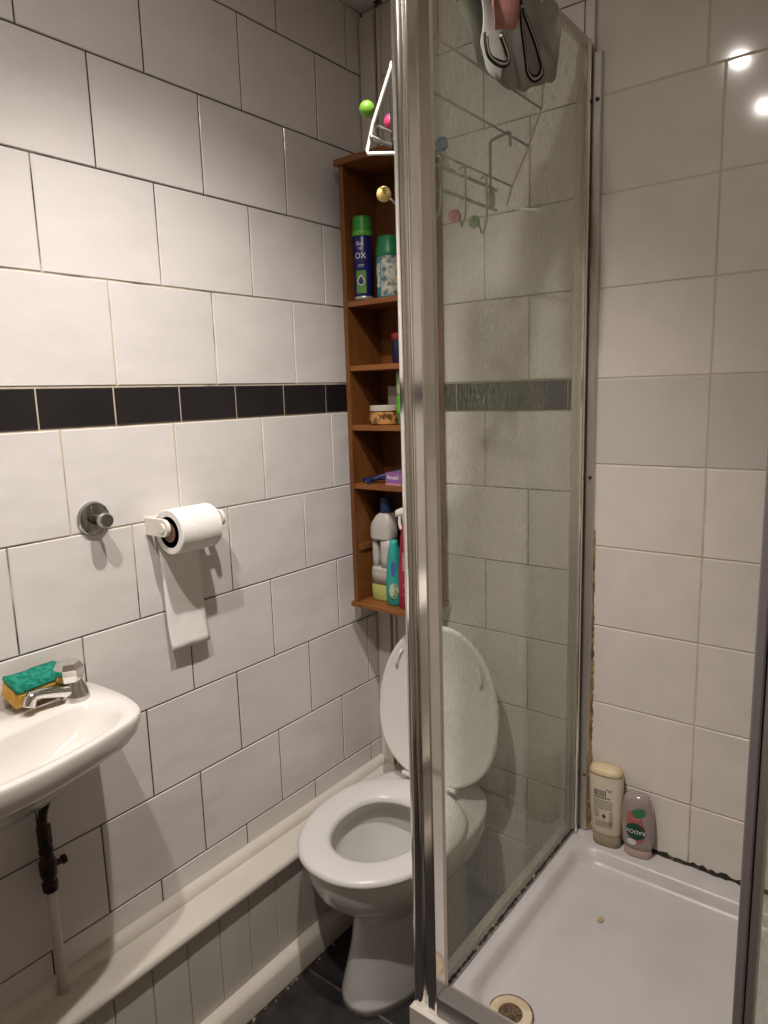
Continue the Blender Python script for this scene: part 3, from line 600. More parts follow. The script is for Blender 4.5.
# --- razors and small carton
z = SHZ[3] + e
RZB = pl('razor_blue', (0.014, 0.022, 0.085), 0.4); STEEL = pl('blade_steel', (0.5, 0.5, 0.5), 0.3, metal=0.8)
def razor(x0, y0, ang, up, lab):
    A = thing('disposable_razor', lab, 'razor', (x0, y0, z), 'razors on the fourth shelf'); d = Vector((math.cos(ang), math.sin(ang), 0)); s = Vector((-d.y, d.x, 0))
    P = [Vector((x0, y0, z + 0.0075)) + d * t * 0.098 + Vector((0, 0, up * t + 0.004 * math.sin(t * PI))) for t in [i / 8 for i in range(9)]]
    tube('handle', P, [0.0045, 0.006, 0.0065, 0.006, 0.0055, 0.006, 0.0065, 0.006, 0.004], RZB, A, 10)
    hd = P[0] - d * 0.006; c = [hd + s * 0.019 * a + d * 0.006 * b_ + Vector((0, 0, 0.0055 * cc)) for a in (-1, 1) for b_ in (-1, 1) for cc in (-1, 1)]
    link('head', fix(mesh(c, [(0, 1, 3, 2), (4, 6, 7, 5), (0, 4, 5, 1), (2, 3, 7, 6), (0, 2, 6, 4), (1, 5, 7, 3)])), RZB, A)
    c2 = [hd - d * 0.0065 + s * 0.016 * a + d * 0.001 * b_ + Vector((0, 0, 0.002 * cc)) for a in (-1, 1) for b_ in (-1, 1) for cc in (-1, 1)]
    link('blade', fix(mesh(c2, [(0, 1, 3, 2), (4, 6, 7, 5), (0, 4, 5, 1), (2, 3, 7, 6), (0, 2, 6, 4), (1, 5, 7, 3)])), STEEL, A)
razor(0.090, -0.132, math.radians(38), 0.024, 'dark blue razor with raised handle on the fourth shelf')
razor(0.072, -0.112, math.radians(-3), 0.004, 'dark blue razor lying flat on the fourth shelf')
A = thing('small_carton', 'small purple carton with white lettering at the front of the fourth shelf', 'box', (0.178, -0.130, z))
PURP = pl('purple_card', (0.23, 0.10, 0.27), 0.5)
box('carton', (0.152, -0.148, z), (0.204, -0.112, z + 0.033), PURP, A, bev=0.0008, seg=1)
me = text_mesh('Anusol', 0.0155, 0.0002); 
for v in me.vertices: v.co = (0.176 + v.co.x * 0.85, -0.1484 - v.co.z, z + 0.021 + v.co.y)
link('lettering', me, WPR, A)
box('pink_edge', (0.1525, -0.1485, z + 0.0005), (0.2035, -0.1478, z + 0.005), pl('pink_print', (0.55, 0.22, 0.25), 0.5), A)
# --- bottom compartment: jug, teal bottle, red trigger spray
def rbox_ring(cx, cy, hx_, hy_, z, p=4.0, n=36):
    out = []
    for k in range(n):
        a = 2 * PI * k / n; c, s = math.cos(a), math.sin(a)
        out.append((cx + hx_ * math.copysign(abs(c) ** (2 / p), c), cy + hy_ * math.copysign(abs(s) ** (2 / p), s), z))
    return out
jx, jy = 0.100, -0.094
A = thing('bleach_bottle', 'translucent white jug with side handle, blue cap and green liquid', 'bottle', (jx, jy, ZB))
JUG = mat('milky_plastic', (0.50, 0.46, 0.42), 0.4, sss=0.1); JL = mat('green_liquid', (0.36, 0.36, 0.10), 0.35)
HX = 0.037
def jr(hx_, z, dx=0.0, hy=0.026): return rbox_ring(jx + dx, jy, hx_, hy, ZB + z, 3.5)
link('liquid_base', loft([jr(.032, 0.0), jr(.036, .004), jr(HX, .012), jr(HX, .046)]), JL, A, True)
link('lower_body', loft([jr(HX, .046), jr(HX, .075), jr(.035, .088), jr(.033, .094)]), JUG, A, True)
link('grip_column', loft([rbox_ring(jx - .0235, jy, .0105, .017, ZB + z_, 3) for z_ in (.088, .12, .15, .178)]), JUG, A, True)
link('main_column', loft([rbox_ring(jx + .016, jy, .019, .024, ZB + z_, 3) for z_ in (.088, .12, .15, .178)]), JUG, A, True)
link('shoulder', loft([jr(.034, .172), jr(.038, .178), jr(HX, .205), jr(.034, .220, .003), jr(.024, .240, .008, .022), jr(.015, .248, .010, .015), jr(.013, .252, .010, .013)]), JUG, A, True)
lathe('cap', [(0.016, .246), (0.0175, .248), (0.0165, .286), (0.015, .289), (0.0, .289)], (jx + .010, jy, ZB), pl('blue_cap', (0.02, 0.05, 0.14), 0.45), A, 20)
bx_, by_ = 0.155, -0.124
A = thing('cleaner_bottle', 'turquoise bottle with floral label between jug and red spray bottle', 'bottle', (bx_, by_, ZB))
link('bottle', loft([rbox_ring(bx_, by_, a_, b_, ZB + z_, 2.6) for a_, b_, z_ in ((.019, .016, 0), (.022, .019, .004), (.023, .020, .05), (.0215, .019, .09), (.018, .017, .13), (.014, .014, .155), (.010, .010, .168), (.010, .010, .180), (.0, .0, .181))]), pl('turquoise_plastic', (0.03, 0.33, 0.29), 0.3), A, True)
FL2 = mat('flower_print', (0.50, 0.55, 0.42), 0.4, col2=(0.10, 0.16, 0.05), nscale=90, nlo=0.48, nhi=0.6)
for i_, (s_, h_, rs, rh, mm_) in enumerate(((0.001, 0.045, .013, .022, FL2), (0.0, 0.105, .006, .022, pl('blue_print', (0.06, 0.12, 0.36), .4)))):
    o = wrap_disc('flower_label' if i_ == 0 else 'blue_lettering', s_, h_, rs, rh, bx_, by_, ZB, 0.0252 if i_ == 0 else .0226, FA, mm_, A)
rx, ry = 0.207, -0.127
A = thing('trigger_spray', 'magenta red spray bottle with white trigger head on bottom shelf', 'spray bottle', (rx, ry, ZB))
RED = pl('magenta_plastic', (0.36, 0.016, 0.06), 0.3)
link('bottle', loft([rbox_ring(rx, ry, a_, b_, ZB + z_, 2.8) for a_, b_, z_ in ((.026, .020, 0), (.029, .022, .004), (.029, .022, .10), (.026, .021, .14), (.021, .018, .19), (.015, .015, .225), (.013, .013, .235))]), RED, A, True)
link('neck', loft([rbox_ring(rx, ry, r_, r_, ZB + z_, 2) for r_, z_ in ((.015, .233), (.015, .25), (.012, .252))]), WPLAST, A, True)
link('trigger_head', loft([[(rx + 0.024 - 0.062 * t, ry + 0.011 * s_ * (1 - 0.35 * t), ZB + 0.266 + c_ * (0.014 - 0.004 * t) - 0.012 * t * t) for s_, c_ in [(math.cos(2 * PI * k / 16), math.sin(2 * PI * k / 16)) for k in range(16)]] for t in [i / 8 for i in range(9)]]), WPLAST, A, True)
tube('trigger', smooth_pts([(rx - 0.016, ry, ZB + 0.258), (rx - 0.026, ry, ZB + 0.245), (rx - 0.027, ry, ZB + 0.225), (rx - 0.022, ry, ZB + 0.212)], 4), 0.0045, WPLAST, A, 10)
wrap_rect('pale_label', -0.020, 0.016, 0.105, 0.155, rx, ry, ZB, 0.0275, FA, pl('peach_print', (0.55, 0.26, 0.18), 0.4), A, sy=.82)
wrap_rect('white_mark', -0.018, -0.0, 0.066, 0.0675, rx, ry, ZB, 0.0298, FA, WPR, A, sy=.78); wrap_rect('white_mark', -0.018, -0.0, 0.040, 0.0415, rx, ry, ZB, 0.0298, FA, WPR, A, sy=.78); wrap_rect('white_mark', -0.0015, 0.0, 0.040, 0.067, rx, ry, ZB, 0.0298, FA, WPR, A, n=1, sy=.78)

# ================================================================== SHOWER
TZ = Z0 - 1.070
TY0, TX0 = -0.6445, 0.6165; IY0, IX0 = -0.705, 0.580
TRY = thing('shower_tray', 'raised white shower tray with stained rim and round waste', 'shower tray', ((TX0 + XR) / 2, TY0 / 2, 0))
def rrect(x0, x1, y0, y1, r, z, n=8):
    out = []
    for cx, cy, a0 in ((x1 - r, y1 - r, 0), (x0 + r, y1 - r, 90), (x0 + r, y0 + r, 180), (x1 - r, y0 + r, 270)):
        for k in range(n + 1):
            a = math.radians(a0 + 90 * k / n); out.append((cx + r * math.cos(a), cy + r * math.sin(a), z))
    return out
X1, Y1 = XR - 0.0005, -0.0005
dcx, dcy = 0.742, -0.575
tr = [rrect(TX0, X1, TY0, Y1, .004, TZ - 0.0185), rrect(TX0, X1, TY0, Y1, .004, TZ - .003), rrect(TX0 + .003, X1 - .001, TY0 + .003, Y1 - .001, .004, TZ),
      rrect(IX0 + .078, X1 - .045, IY0 + .072, Y1 - .058, .050, TZ), rrect(IX0 + .088, X1 - .054, IY0 + .082, Y1 - .067, .050, TZ - .006), rrect(IX0 + .092, X1 - .058, IY0 + .086, Y1 - .072, .062, TZ - .024), rrect(IX0 + .101, X1 - .066, IY0 + .095, Y1 - .081, .062, TZ - .034), rrect(IX0 + .125, X1 - .09, IY0 + .115, Y1 - .10, .05, TZ - .036)]
floor_ring = [(dcx + (x - dcx) * .35, dcy + (y - dcy) * .35, TZ - .040) for x, y, z in tr[-1]]
tray = link('tray', loft(tr + [floor_ring], cap0=False), TRAYM, TRY, True); sharp(tray, 50)
boxes('riser', [((0.5895, -0.687, 0.0), (0.655, Y1, TZ - 0.019)), ((0.655, -0.687, 0.0), (X1, -0.636, TZ - 0.019)), ((0.655, -0.05, 0.0), (X1, Y1, TZ - 0.019)), ((XR - 0.04, -0.636, 0.0), (X1, -0.05, TZ - 0.019))], mat('white_riser', (0.70, 0.66, 0.60), 0.4, col2=(0.60, 0.55, 0.48), nscale=6), TRY)
dz = TZ - 0.0362
ws = lathe('waste', [(0.0, -.001), (0.040, -.001), (0.0405, .0015), (0.036, .0035), (0.024, .003), (0.022, .001), (0.0, .001)], (dcx, dcy, dz), mat('cream_waste', (0.66, 0.56, 0.42), 0.3, col2=(0.52, 0.40, 0.25), nscale=25), TRY, 32)
lathe('rim_stain', [(0.0395, .0), (0.0435, -.0005), (0.0435, .0012), (0.0395, .0018)], (dcx, dcy, dz), RUST, ws, 32)
lathe('dirty_grid', [(0.0, .0012), (0.0215, .0012), (0.0215, .0022), (0.017, .0036), (0.0, .0042)], (dcx, dcy, dz), mat('clogged_grid', (0.07, 0.042, 0.022), 0.9, col2=(0.17, 0.115, 0.07), nscale=160, bump=1.0, bscale=200, bdist=0.004), ws, 24)
lathe('rust_spot', [(0.0, .0), (0.010, .0), (0.010, .0006), (0.0, .0008)], (0.7905, -0.245, TZ - 0.0362), mat('brown_spot', (0.36, 0.23, 0.10), 0.7, col2=(0.50, 0.40, 0.28), nscale=90), TRY, 12, sx=0.7)
# black mould line where tray meets the tiles
def ragged(name, p0, p1, wd, ht, n, m, parent, axis):
    vs, fs = [], []
    for i in range(n + 1):
        t = i / n; p = Vector(p0).lerp(Vector(p1), t); a = wd * random.uniform(.25, 1.0); hh = ht * random.uniform(.35, 1.1)
        q = Vector((0, -a, 0)) if axis == 'x' else Vector((a, 0, 0))
        vs += [p, p + q, p + q * .6 + Vector((0, 0, hh * .7)), p + Vector((0, 0, hh))]
    for i in range(n):
        for k in range(4): fs.append((4 * i + k, 4 * i + (k + 1) % 4, 4 * i + 4 + (k + 1) % 4, 4 * i + 4 + k))
    fs += [(0, 1, 2, 3), (4 * n + 3, 4 * n + 2, 4 * n + 1, 4 * n)]
    return link(name, fix(mesh(vs, fs)), m, parent)
ragged('mouldy_sealant', (0.80, 0.0, TZ - .0005), (XR, 0.0, TZ - .0005), 0.008, 0.013, 70, MOULD, TRY, 'x')

# ---- enclosure
EN = thing('shower_enclosure', 'chrome framed glass shower enclosure with corner post and open front', 'shower enclosure', (0.62, -0.35, TZ))
GT = Z0 + 0.775; GB = TZ + 0.0015
GX = 0.632                              # glass plane of the fixed side panel
PYF = -0.682                            # front of the corner post
GLASS = glass_mat('water_marked_glass', (0.965, 0.98, 0.945), 0.12)
GLASS2 = glass_mat('door_glass', (0.90, 0.925, 0.88), 0.10)
box('glass_panel', (GX - .003, PYF + .040, GB + 0.004), (GX + .003, -0.030, GT - 0.006), GLASS, EN)
def halfround(cx, cy, r, back, n=10):
    return [(cx + r, cy + back)] + [(cx + r * math.cos(a), cy + r * 0.85 * math.sin(a)) for a in [-PI * i / n for i in range(n + 1)]] + [(cx - r, cy + back)]
extrude_profile('corner_post', halfround(0.6025, PYF + .016, .0125, .020), GB - .0205, GT, POLISHED, EN, True)
box('post_groove', (0.6145, PYF + 0.016, GB - .0205), (0.6235, PYF + 0.032, GT), CHROME, EN)
extrude_profile('door_jamb', [(0.6235, PYF + .036), (0.6235, PYF + .008), (0.626, PYF + .005), (0.6405, PYF + .005), (0.643, PYF + .008), (0.643, PYF + .036)], GB - .0205, GT, POLISHED, EN, True)
box('glass_channel', (0.614, PYF + .036, GB), (0.6425, PYF + .046, GT), ALU, EN, bev=0.001, seg=1)
box('gasket', (0.6352, PYF + .046, GB + .002), (0.641, PYF + .050, GT - .002), GASKET, EN)
box('top_rail', (GX - .009, PYF + .05, GT - 0.010), (GX + .009, -0.030, GT + 0.004), ALU, EN, bev=0.002, seg=1)
WC = box('wall_channel', (0.612, -0.030, GB), (0.640, -0.0005, GT), ALU, EN, bev=0.0015, seg=1)
box('wall_channel_bead', (0.6395, -0.040, GB), (0.6475, -0.030, GT), POLISHED, EN, bev=0.003)
box('wall_channel_slot', (0.640, -0.026, GB), (0.6415, -0.018, GT), DARK, EN)
box('wall_channel_lip', (0.640, -0.0135, GB), (0.664, -0.0005, GT - 0.02), ALU, EN, bev=0.002, seg=1)
for z_ in (Z0 + 0.655, Z0 - 0.165, Z0 - 0.92):
    lathe('screw_head', [(0.0, 0.0), (0.0048, 0.0), (0.004, 0.0025), (0.0, 0.003)], (0.6415, -0.022, z_), RUST if z_ < Z0 else DARK, WC, 10, axis='X')
    lathe('screw_head', [(0.0, 0.0), (0.0048, 0.0), (0.004, -0.0025), (0.0, -0.003)], (0.655, -0.0136, z_ + 0.004), RUST if z_ < Z0 else DARK, WC, 10, axis='Y')
# brown stained sealant up the wall edge and black mould along the foot of the pane
vs, fs = [], []; n = 90
for i in range(n + 1):
    z_ = GB + 0.78 * i / n; a = 0.009 * random.uniform(.4, 1.2) * (1 - 0.75 * i / n) + .001
    vs += [(0.6636, -0.0012, z_), (0.6636 + a, -0.0012, z_), (0.6636 + a * .6, -0.004, z_), (0.6636, -0.006, z_)]
for i in range(n):
    for k in range(4): fs.append((4 * i + k, 4 * i + (k + 1) % 4, 4 * i + 4 + (k + 1) % 4, 4 * i + 4 + k))
link('stained_silicone', fix(mesh(vs, fs)), mat('amber_sealant', (0.36, 0.24, 0.11), 0.7, col2=(0.14, 0.075, 0.028), nscale=35, nlo=0.42, nhi=0.6), EN)
box('bottom_rail', (GX - .008, -0.640, GB - .001), (GX + .0085, -0.030, GB + .005), ALUD, EN)
ragged('pane_mould', (GX + 0.0034, -0.622, GB + .003), (GX + 0.0034, -0.035, GB + .003), 0.006, 0.010, 170, MOULD, EN, 'y')
box('front_track', (0.643, PYF + .008, TZ - .0188), (XR - .001, PYF + .042, GB + .020), ALUD, EN, bev=0.0015, seg=1)
box('track_lip', (0.643, PYF + .042, TZ + .0003), (XR - .001, PYF + .056, GB + .009), ALU, EN, bev=0.001, seg=1)
box('far_jamb', (XR - .03, PYF + .006, GB + .02), (XR - .001, PYF + .040, GT), ALU, EN, bev=0.002, seg=1)
DX = 1.1265
dr = box('front_glass', (DX + .020, PYF + .0255, GB + .024), (XR - .032, PYF + .0305, GT), GLASS2, EN)
box('door_seal', (DX, PYF + .018, GB + .022), (DX + .0125, PYF + .040, GT), SEAL, dr, bev=0.002, seg=1)
box('seal_gap', (DX + .0125, PYF + .024, GB + .022), (DX + .0145, PYF + .036, GT), DARK, dr)
box('door_stile', (DX + .0145, PYF + .020, GB + .022), (DX + .026, PYF + .036, GT), ALU, dr, bev=0.0015, seg=1)

# ---- bottles on the tray rim, both standing on their caps
c1 = Vector((0.7235, -0.0285, TZ)); ro = math.radians(6)
def obring(c, a_, b_, z_, rz, p=2.5, n=36, lean=0.0):
    out = []
    for k in range(n):
        t = 2 * PI * k / n; u = a_ * math.copysign(abs(math.cos(t)) ** (2 / p), math.cos(t)); v = b_ * math.copysign(abs(math.sin(t)) ** (2 / p), math.sin(t))
        out.append((c.x + u * math.cos(rz) - v * math.sin(rz) + lean * z_, c.y + u * math.sin(rz) + v * math.cos(rz), c.z + z_))
    return out
A = thing('conditioner_bottle', 'cream bottle with barcode and fine print standing upside down on tray rim', 'bottle', tuple(c1))
L1 = -0.03
CRM = mat('cream_plastic', (0.62, 0.55, 0.43), 0.35, col2=(0.56, 0.48, 0.36), nscale=9)
link('cap', loft([obring(c1, a_, b_, z_, ro, lean=L1) for a_, b_, z_ in ((.031, .0185, .0005), (.0335, .0205, .003), (.035, .0215, .026), (.0335, .021, .0285))]), mat('beige_cap', (0.40, 0.33, 0.23), 0.4, col2=(0.33, 0.26, 0.17), nscale=12), A, True)
bd = link('body', loft([obring(c1, a_, b_, z_, ro, lean=L1) for a_, b_, z_ in ((.034, .0215, .0285), (.037, .0235, .040), (.0395, .025, .09), (.0405, .0255, .14), (.0405, .025, .180), (.0395, .0235, .192), (.037, .020, .200), (.032, .014, .204), (.015, .006, .205))]), CRM, A, True)
link('stained_base', loft([obring(c1, a_, b_, z_, ro, lean=L1) for a_, b_, z_ in ((.0405, .0248, .187), (.0400, .0241, .1925), (.0376, .0207, .1995), (.0325, .0145, .2045), (.0155, .0065, .2058))]), mat('yellowed_base', (0.64, 0.54, 0.36), 0.45, col2=(0.55, 0.43, 0.25), nscale=14), A, True)
INK = pl('black_ink', (0.03, 0.03, 0.035), 0.6)
def onface(c, u, hh, d, rz, lean): return (c.x + u * math.cos(rz) + d * math.sin(rz) + lean * hh, c.y + u * math.sin(rz) - d * math.cos(rz), c.z + hh)
def quads(name, rects, c, rz, lean, dfun, m, parent):
    vs, fs = [], []
    for u0, u1, h0, h1 in rects:
        b0 = len(vs); vs += [onface(c, u, hh, dfun(u, hh), rz, lean) for u, hh in ((u0, h0), (u1, h0), (u1, h1), (u0, h1))]; fs.append((b0, b0 + 1, b0 + 2, b0 + 3))
    return link(name, mesh(vs, fs), m, parent)
def dcream(u, hh): return 0.0252 * (max(0, 1 - (abs(u) / 0.0405) ** 2.5)) ** (1 / 2.5) * (1 if hh > .12 else 0.965 + .035 * (hh - .04) / .08) + 0.0006
bars = []; u = -0.024
while u < 0.004: wv = random.choice((.0008, .0012, .0022)); bars.append((u, u + wv, .136, .152)); u += wv + random.choice((.0008, .0014))
quads('barcode', bars, c1, ro, L1, dcream, INK, A)
txt = []
for k, (hh, ua, ub, th) in enumerate([(.154, .006, .020, .0022), (.150, .010, .019, .0016)] + [(.131, -.026, .014, .0030)] + [(.124 - .0042 * i, -.026, .020, .0013) for i in range(6)] + [(.096 - .004 * i, -.024, -.012, .0013) for i in range(5)] + [(.096 - .004 * i, .012, .021, .0012) for i in range(9)] + [(.070 - .0045 * i, -.022, .018, .0013) for i in range(4)]):
    u = ua
    while u < ub: wv = random.uniform(.0015, .0042); txt.append((u, min(u + wv, ub), hh, hh + th)); u += wv + .0009
quads('fine_print', txt, c1, ro, L1, dcream, INK, A)
quads('emblem', [(-.005, .003, .081, .088), (-.003, .001, .079, .090)], c1, ro, L1, dcream, INK, A)

c2 = Vector((0.7995, -0.0275, TZ)); ro2 = math.radians(5)
A = thing('shower_gel_bottle', 'clear pinkish shower gel bottle upside down with green and pink label', 'bottle', tuple(c2))
GEL = mat('pink_gel', (0.40, 0.31, 0.30), 0.12, coat=0.5, trans=0.25); L2 = -0.04
link('cap', loft([obring(c2, a_, b_, z_, ro2, lean=L2) for a_, b_, z_ in ((.0295, .0175, .0005), (.0315, .019, .003), (.032, .0195, .020), (.031, .019, .022))]), mat('clear_pink_cap', (0.46, 0.33, 0.29), 0.2, coat=0.4), A, True)
link('body', loft([obring(c2, a_, b_, z_, ro2, lean=L2) for a_, b_, z_ in ((.032, .0195, .022), (.0355, .021, .034), (.038, .022, .07), (.0365, .022, .11), (.032, .020, .140), (.027, .016, .152), (.019, .010, .158), (.008, .004, .159))]), GEL, A, True)
def dgel(u, hh):
    a_ = .038 if hh < .08 else .038 - (hh - .08) * .07
    return 0.0222 * (max(0, 1 - (abs(u) / a_) ** 2.5)) ** (1 / 2.5) + 0.0007
def blob(name, cu, ch, ru, rh, m, ex=0.0, n=24, rotv=0.0, sq=1.0):
    P = []
    for k in range(n):
        t = 2 * PI * k / n; a_ = ru * math.copysign(abs(math.cos(t)) ** sq, math.cos(t)); b_ = rh * math.copysign(abs(math.sin(t)) ** sq, math.sin(t))
        P.append((cu + a_ * math.cos(rotv) - b_ * math.sin(rotv), ch + a_ * math.sin(rotv) + b_ * math.cos(rotv)))
    vs = [onface(c2, cu, ch, dgel(cu, ch) + ex + .0003, ro2, L2)] + [onface(c2, u_, h_, dgel(u_, h_) + ex, ro2, L2) for u_, h_ in P]
    return link(name, mesh(vs, [(0, 1 + k, 1 + (k + 1) % n) for k in range(n)]), m, A)
blob('pink_label', 0.000, .082, .021, .040, mat('coral_label', (0.45, 0.09, 0.09), .4, col2=(0.34, 0.12, 0.10), nscale=60), rotv=math.radians(12))
blob('green_label', 0.008, .120, .016, .011, pl('leaf_label', (0.03, 0.17, 0.06), .4), ex=.0006, rotv=math.radians(25), sq=.7)
blob('green_badge', 0.000, .072, .023, .021, pl('badge_green', (0.005, 0.05, 0.025), .35), ex=.0010)
blob('white_badge', -0.009, .043, .011, .008, pl('badge_white', (0.60, 0.57, 0.52), .4), ex=.0008)
me = text_mesh('RADOX', 0.0135, 0.0)
for v in me.vertices: v.co = onface(c2, -v.co.x * .95, .072 - v.co.y, dgel(-v.co.x * .95, .072) + .0022, ro2, L2)
link('lettering', me, WPR, A)
me = text_mesh('natural', 0.006, 0.0)
for v in me.vertices: v.co = onface(c2, .004 - v.co.x, .105 - v.co.y, dgel(.004 - v.co.x, .105) + .0016, ro2, L2)
link('lettering', me, pl('pale_pink_print', (0.65, 0.42, 0.38), .5), A)

# ================================================================== AIRER, HOOK RACK AND WASHING
AI = thing('over_screen_airer', 'white wire airer hooked over the shower screen', 'airer', (0.60, -0.43, Z0 + 0.42))
WR_ = 0.0028
slope = [(0.6120, 0.600), (0.585, 0.536), (0.5478, 0.466), (0.5345, 0.430), (0.537, 0.4245), (0.545, 0.4235)]
tube('side_frame', [(x, -0.665, Z0 + z_) for x, z_ in [(0.5885, 0.5445)] + slope[1:] + [(0.5885, 0.4145)]], WR_, WWIRE, AI, 8)
tube('side_frame', [(x, -0.200, Z0 + z_) for x, z_ in [(0.6228, 0.745), (0.618, 0.66)] + slope + [(0.600, 0.411), (0.6265, 0.405)]], WR_, WWIRE, AI, 8)
for x, z_ in ((0.6120, 0.600), (0.585, 0.536), (0.5478, 0.466)):
    tube('bar', [(x, -0.665 if x < 0.587 else -0.644, Z0 + z_), (x, -0.200, Z0 + z_)], 0.0022, CWIRE, AI, 8)
for y_ in (-0.60, -0.27):
    tube('screen_hook', smooth_pts([(0.612, y_, Z0 + 0.600), (0.617, y_, Z0 + 0.66), (0.6195, y_, Z0 + 0.778), (0.622, y_, Z0 + 0.783), (0.642, y_, Z0 + 0.783), (0.6445, y_, Z0 + 0.778), (0.6445, y_, Z0 + 0.755)], 3), 0.0022, WWIRE, AI, 8)
# hook rack with coloured balls
HX_ = 0.545
HR = thing('hook_rack', 'wire hook rack with coloured ball ends hanging behind the screen', 'hook rack', (HX_, -0.47, Z0 + 0.40))
ryA, ryB = -0.668, -0.262
za, zb = Z0 + 0.447, Z0 + 0.408
for z_ in (za, zb): tube('rail', [(HX_, ryA if z_ == za else -0.60, z_), (HX_, ryB, z_)], 0.0034, CWIRE, HR, 8)
BC = {'green': (0.14, 0.30, 0.03), 'yellow': (0.75, 0.55, 0.20), 'pink': (0.50, 0.04, 0.12), 'blue': (0.04, 0.13, 0.24)}
def bm_ball(nm): return mat('ball_' + nm, BC[nm], 0.35)
# (y of the hook, upper ball, lower ball)
for y_, up, dn in ((-0.642, ('green', (0.530, -0.6565, 0.4945)), None), (-0.562, ('pink', (0.530, -0.5934, 0.4919)), ('yellow', (0.516, -0.600, 0.3805))), (-0.490, ('blue', (0.530, -0.4385, 0.495)), None), (-0.405, None, ('pink', (0.530, -0.3965, 0.3774))), (-0.325, None, ('green', (0.530, -0.3257, 0.378)))):
    if y_ > -0.60:
        end = Vector(dn[1]) + Vector((.010, .004, Z0 - .008)) if dn else Vector((HX_ - .018, y_ - .006, zb - .044))
        hk = tube('hook', smooth_pts([(HX_ - .001, y_, za + .008), (HX_ + .008, y_ + .003, za + .012), (HX_ + .011, y_ + .004, za + .002), (HX_ + .011, y_ + .004, zb - .03), (HX_ + .006, y_ + .002, zb - .048), tuple((end + Vector((HX_ + .006, y_ + .002, zb - .048))) / 2 + Vector((0, 0, -.010))), tuple(end)], 5), 0.0019, CWIRE, HR, 8)
    if dn: ball('ball', (dn[1][0], dn[1][1], Z0 + dn[1][2]), 0.0125, bm_ball(dn[0]), hk)
    if up:
        u_ = Vector((up[1][0], up[1][1], Z0 + up[1][2])); hk2 = tube('hook', smooth_pts([(HX_, u_.y + .016, za), (HX_ - .008, u_.y + .012, za + .002), tuple(u_ + Vector((.006, .006, -.022))), tuple(u_ + Vector((.001, .001, -.008)))], 5), 0.0018, CWIRE, HR, 8)
        ball('ball', tuple(u_), 0.0125, bm_ball(up[0]), hk2)
for y_ in (-0.290,):
    tube('over_door_bracket', [(HX_ + .002, y_, zb - .004), (HX_ + .002, y_, Z0 + 0.530), (HX_ + .004, y_ + .001, Z0 + 0.533), (HX_ + .040, y_ + .004, Z0 + 0.541), (HX_ + .043, y_ + .004, Z0 + 0.539), (HX_ + .044, y_ + .004, Z0 + 0.515)], 0.0032, CWIRE, HR, 8)
lathe('end_pad', [(0.0, -.002), (0.012, -.002), (0.012, .002), (0.0, .002)], (HX_ + .002, -0.285, Z0 + .427), CWIRE, HR, 16, axis='X', sy=1.6)
# black strap
S_ = tube('black_strap', smooth_pts([(0.550, -0.613, zb + .03), (0.549, -0.615, za + .05), (0.550, -0.613, za + .080), (0.555, -0.605, za + .088), (0.560, -0.600, za + .06), (0.558, -0.602, zb)], 4), 0.0042, pl('black_cloth', (0.008, 0.008, 0.009), 0.8), None, 8)
tag(S_, 'thin black strap looped over the hook rack', 'strap')

# washing draped over the top rail of the screen
def drape(name, ys, fb, bb, m, parent, fx, bx, amp, freq, ph, top=GT + 0.007, nv=12):
    """cloth over the rail: front hem heights fb(y), back hem heights bb(y)"""
    vs, fs = [], []; nu = len(ys); rows_ = 2 * nv + 5
    for y in ys:
        zf, zb_ = fb(y), bb(y); colp = []
        for i in range(nv + 1):
            t = i / nv; z = zf + (top - .006 - zf) * t; k = (1 - t)
            colp.append((fx + amp * k * math.sin(freq * y + ph + 2.5 * t) + 0.010 * k * math.sin(t * 5 + ph) + .010 * k, y + .010 * k * math.sin(freq * .6 * y + z * 25), z))
        for a in (35, 90, 145): colp.append(((fx + bx) / 2 + (fx - bx) / 2 * math.cos(math.radians(a)), y, top - .006 + .008 * math.sin(math.radians(a))))
        for i in range(nv + 1):
            t = i / nv; z = top - .006 + (zb_ - top + .006) * t
            colp.append((bx - amp * .6 * t * (1 + math.sin(freq * 1.1 * y + ph)) - .002, y + .008 * t * math.sin(freq * .5 * y), z))
        vs += colp
    nr = len(vs) // nu
    for i in range(nu - 1):
        for j in range(nr - 1): a = i * nr + j; fs.append((a, a + 1, a + nr + 1, a + nr))
    o = link(name, mesh(vs, fs), m, parent, True); md = o.modifiers.new('s', 'SOLIDIFY'); md.thickness = 0.0022; md.offset = 0
    md = o.modifiers.new('ss', 'SUBSURF'); md.levels = 1; md.render_levels = 1
    return o
def interp(tab):
    def f(y):
        for (a, za_), (b_, zb_) in zip(tab, tab[1:]):
            if a <= y <= b_: t = (y - a) / (b_ - a); t = t * t * (3 - 2 * t); return za_ + (zb_ - za_) * t
        return tab[-1][1] if y > tab[-1][0] else tab[0][1]
    return f
GREYC = mat('grey_jersey', (0.38, 0.365, 0.32), 0.95, col2=(0.31, 0.30, 0.26), nscale=15, bump=0.3, bscale=500)
UW = thing('grey_underwear', 'grey jersey underwear with striped bands drying over the screen top', 'underwear', (GX, -0.33, GT))
ys = [-0.515 + 0.318 * i / 40 for i in range(41)]
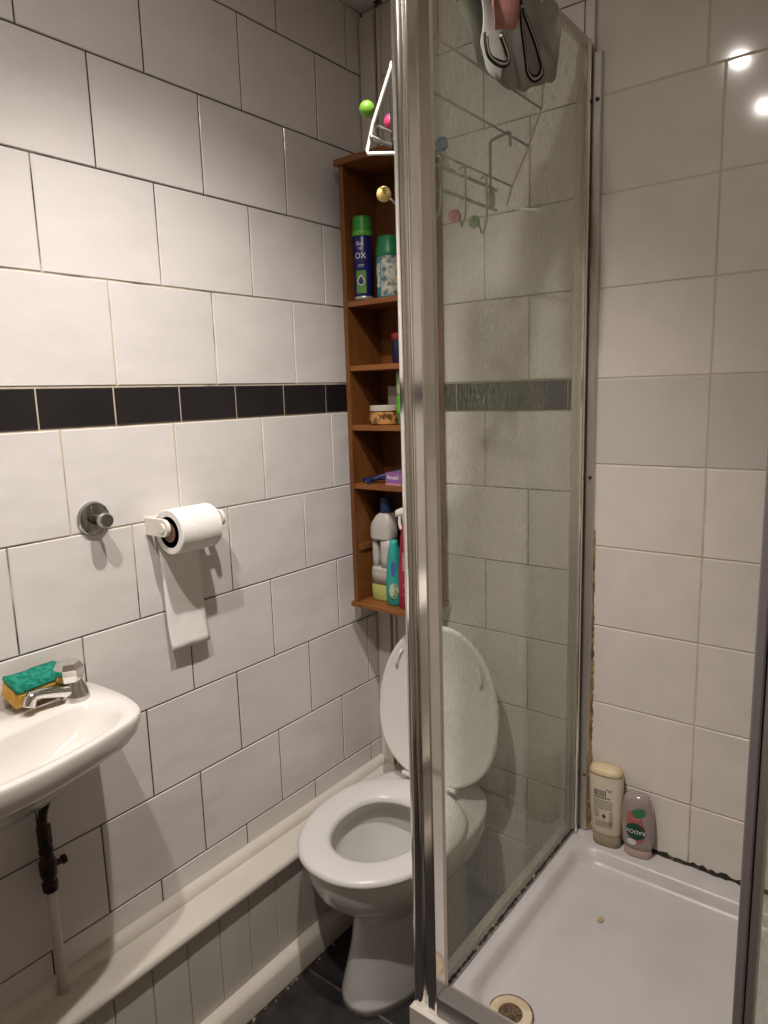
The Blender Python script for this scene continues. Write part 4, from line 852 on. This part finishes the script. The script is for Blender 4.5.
fb = interp([(-.515, Z0 + .602), (-.49, Z0 + .556), (-.455, Z0 + .545), (-.42, Z0 + .556), (-.39, Z0 + .570), (-.36, Z0 + .572), (-.32, Z0 + .588), (-.28, Z0 + .606), (-.245, Z0 + .630), (-.215, Z0 + .664), (-.202, Z0 + .70), (-.197, Z0 + .735)])
bb = interp([(-.515, Z0 + .66), (-.44, Z0 + .60), (-.36, Z0 + .60), (-.28, Z0 + .66), (-.197, Z0 + .745)])
drape('cloth', ys, fb, bb, GREYC, UW, GX + .013, GX - .013, .010, 40, .6)
BK = pl('black_elastic', (0.012, 0.012, 0.012), 0.9); WK = pl('white_elastic', (0.62, 0.60, 0.54), 0.9)
def bandloop(yz, x0):
    for k, (dd, m_) in enumerate(((0.0, BK), (0.0042, WK), (0.0084, BK))):
        cy_ = sum(p[0] for p in yz) / len(yz); cz_ = sum(p[1] for p in yz) / len(yz); pts = []
        for y, z_ in yz:
            v = Vector((0, y - cy_, z_ - cz_)); L = v.length; v = v * ((L + dd) / L); pts.append((x0, cy_ + v.y, Z0 + cz_ + v.z))
        link('leg_band', tube_mesh(smooth_pts(pts, 5), 0.0022, 8), m_, UW, True)
bandloop([(-0.421, 0.693), (-0.41, 0.675), (-0.399, 0.647), (-0.391, 0.618), (-0.387, 0.599), (-0.367, 0.592), (-0.344, 0.601), (-0.332, 0.616), (-0.344, 0.632), (-0.36, 0.649), (-0.384, 0.666), (-0.403, 0.681), (-0.41, 0.697)], GX + .042)
bandloop([(-0.523, 0.603), (-0.52, 0.588), (-0.51, 0.578), (-0.484, 0.58), (-0.463, 0.585), (-0.456, 0.595), (-0.467, 0.606), (-0.48, 0.616)], GX + .040)
PINKC = mat('pink_cloth', (0.50, 0.235, 0.21), 0.95, col2=(0.43, 0.19, 0.17), nscale=20, bump=0.3, bscale=400)
ys = [-0.548 + 0.092 * i / 16 for i in range(17)]
PK = drape('pink_cloth', ys, interp([(-.548, Z0 + .630), (-.523, Z0 + .606), (-.475, Z0 + .620), (-.456, Z0 + .65)]), interp([(-.548, Z0 + .68), (-.456, Z0 + .68)]), PINKC, None, GX + .044, GX - .022, .004, 90, 0.2, top=GT + .012)
tag(PK, 'small pink cloth drying over the screen beside the grey underwear', 'cloth')
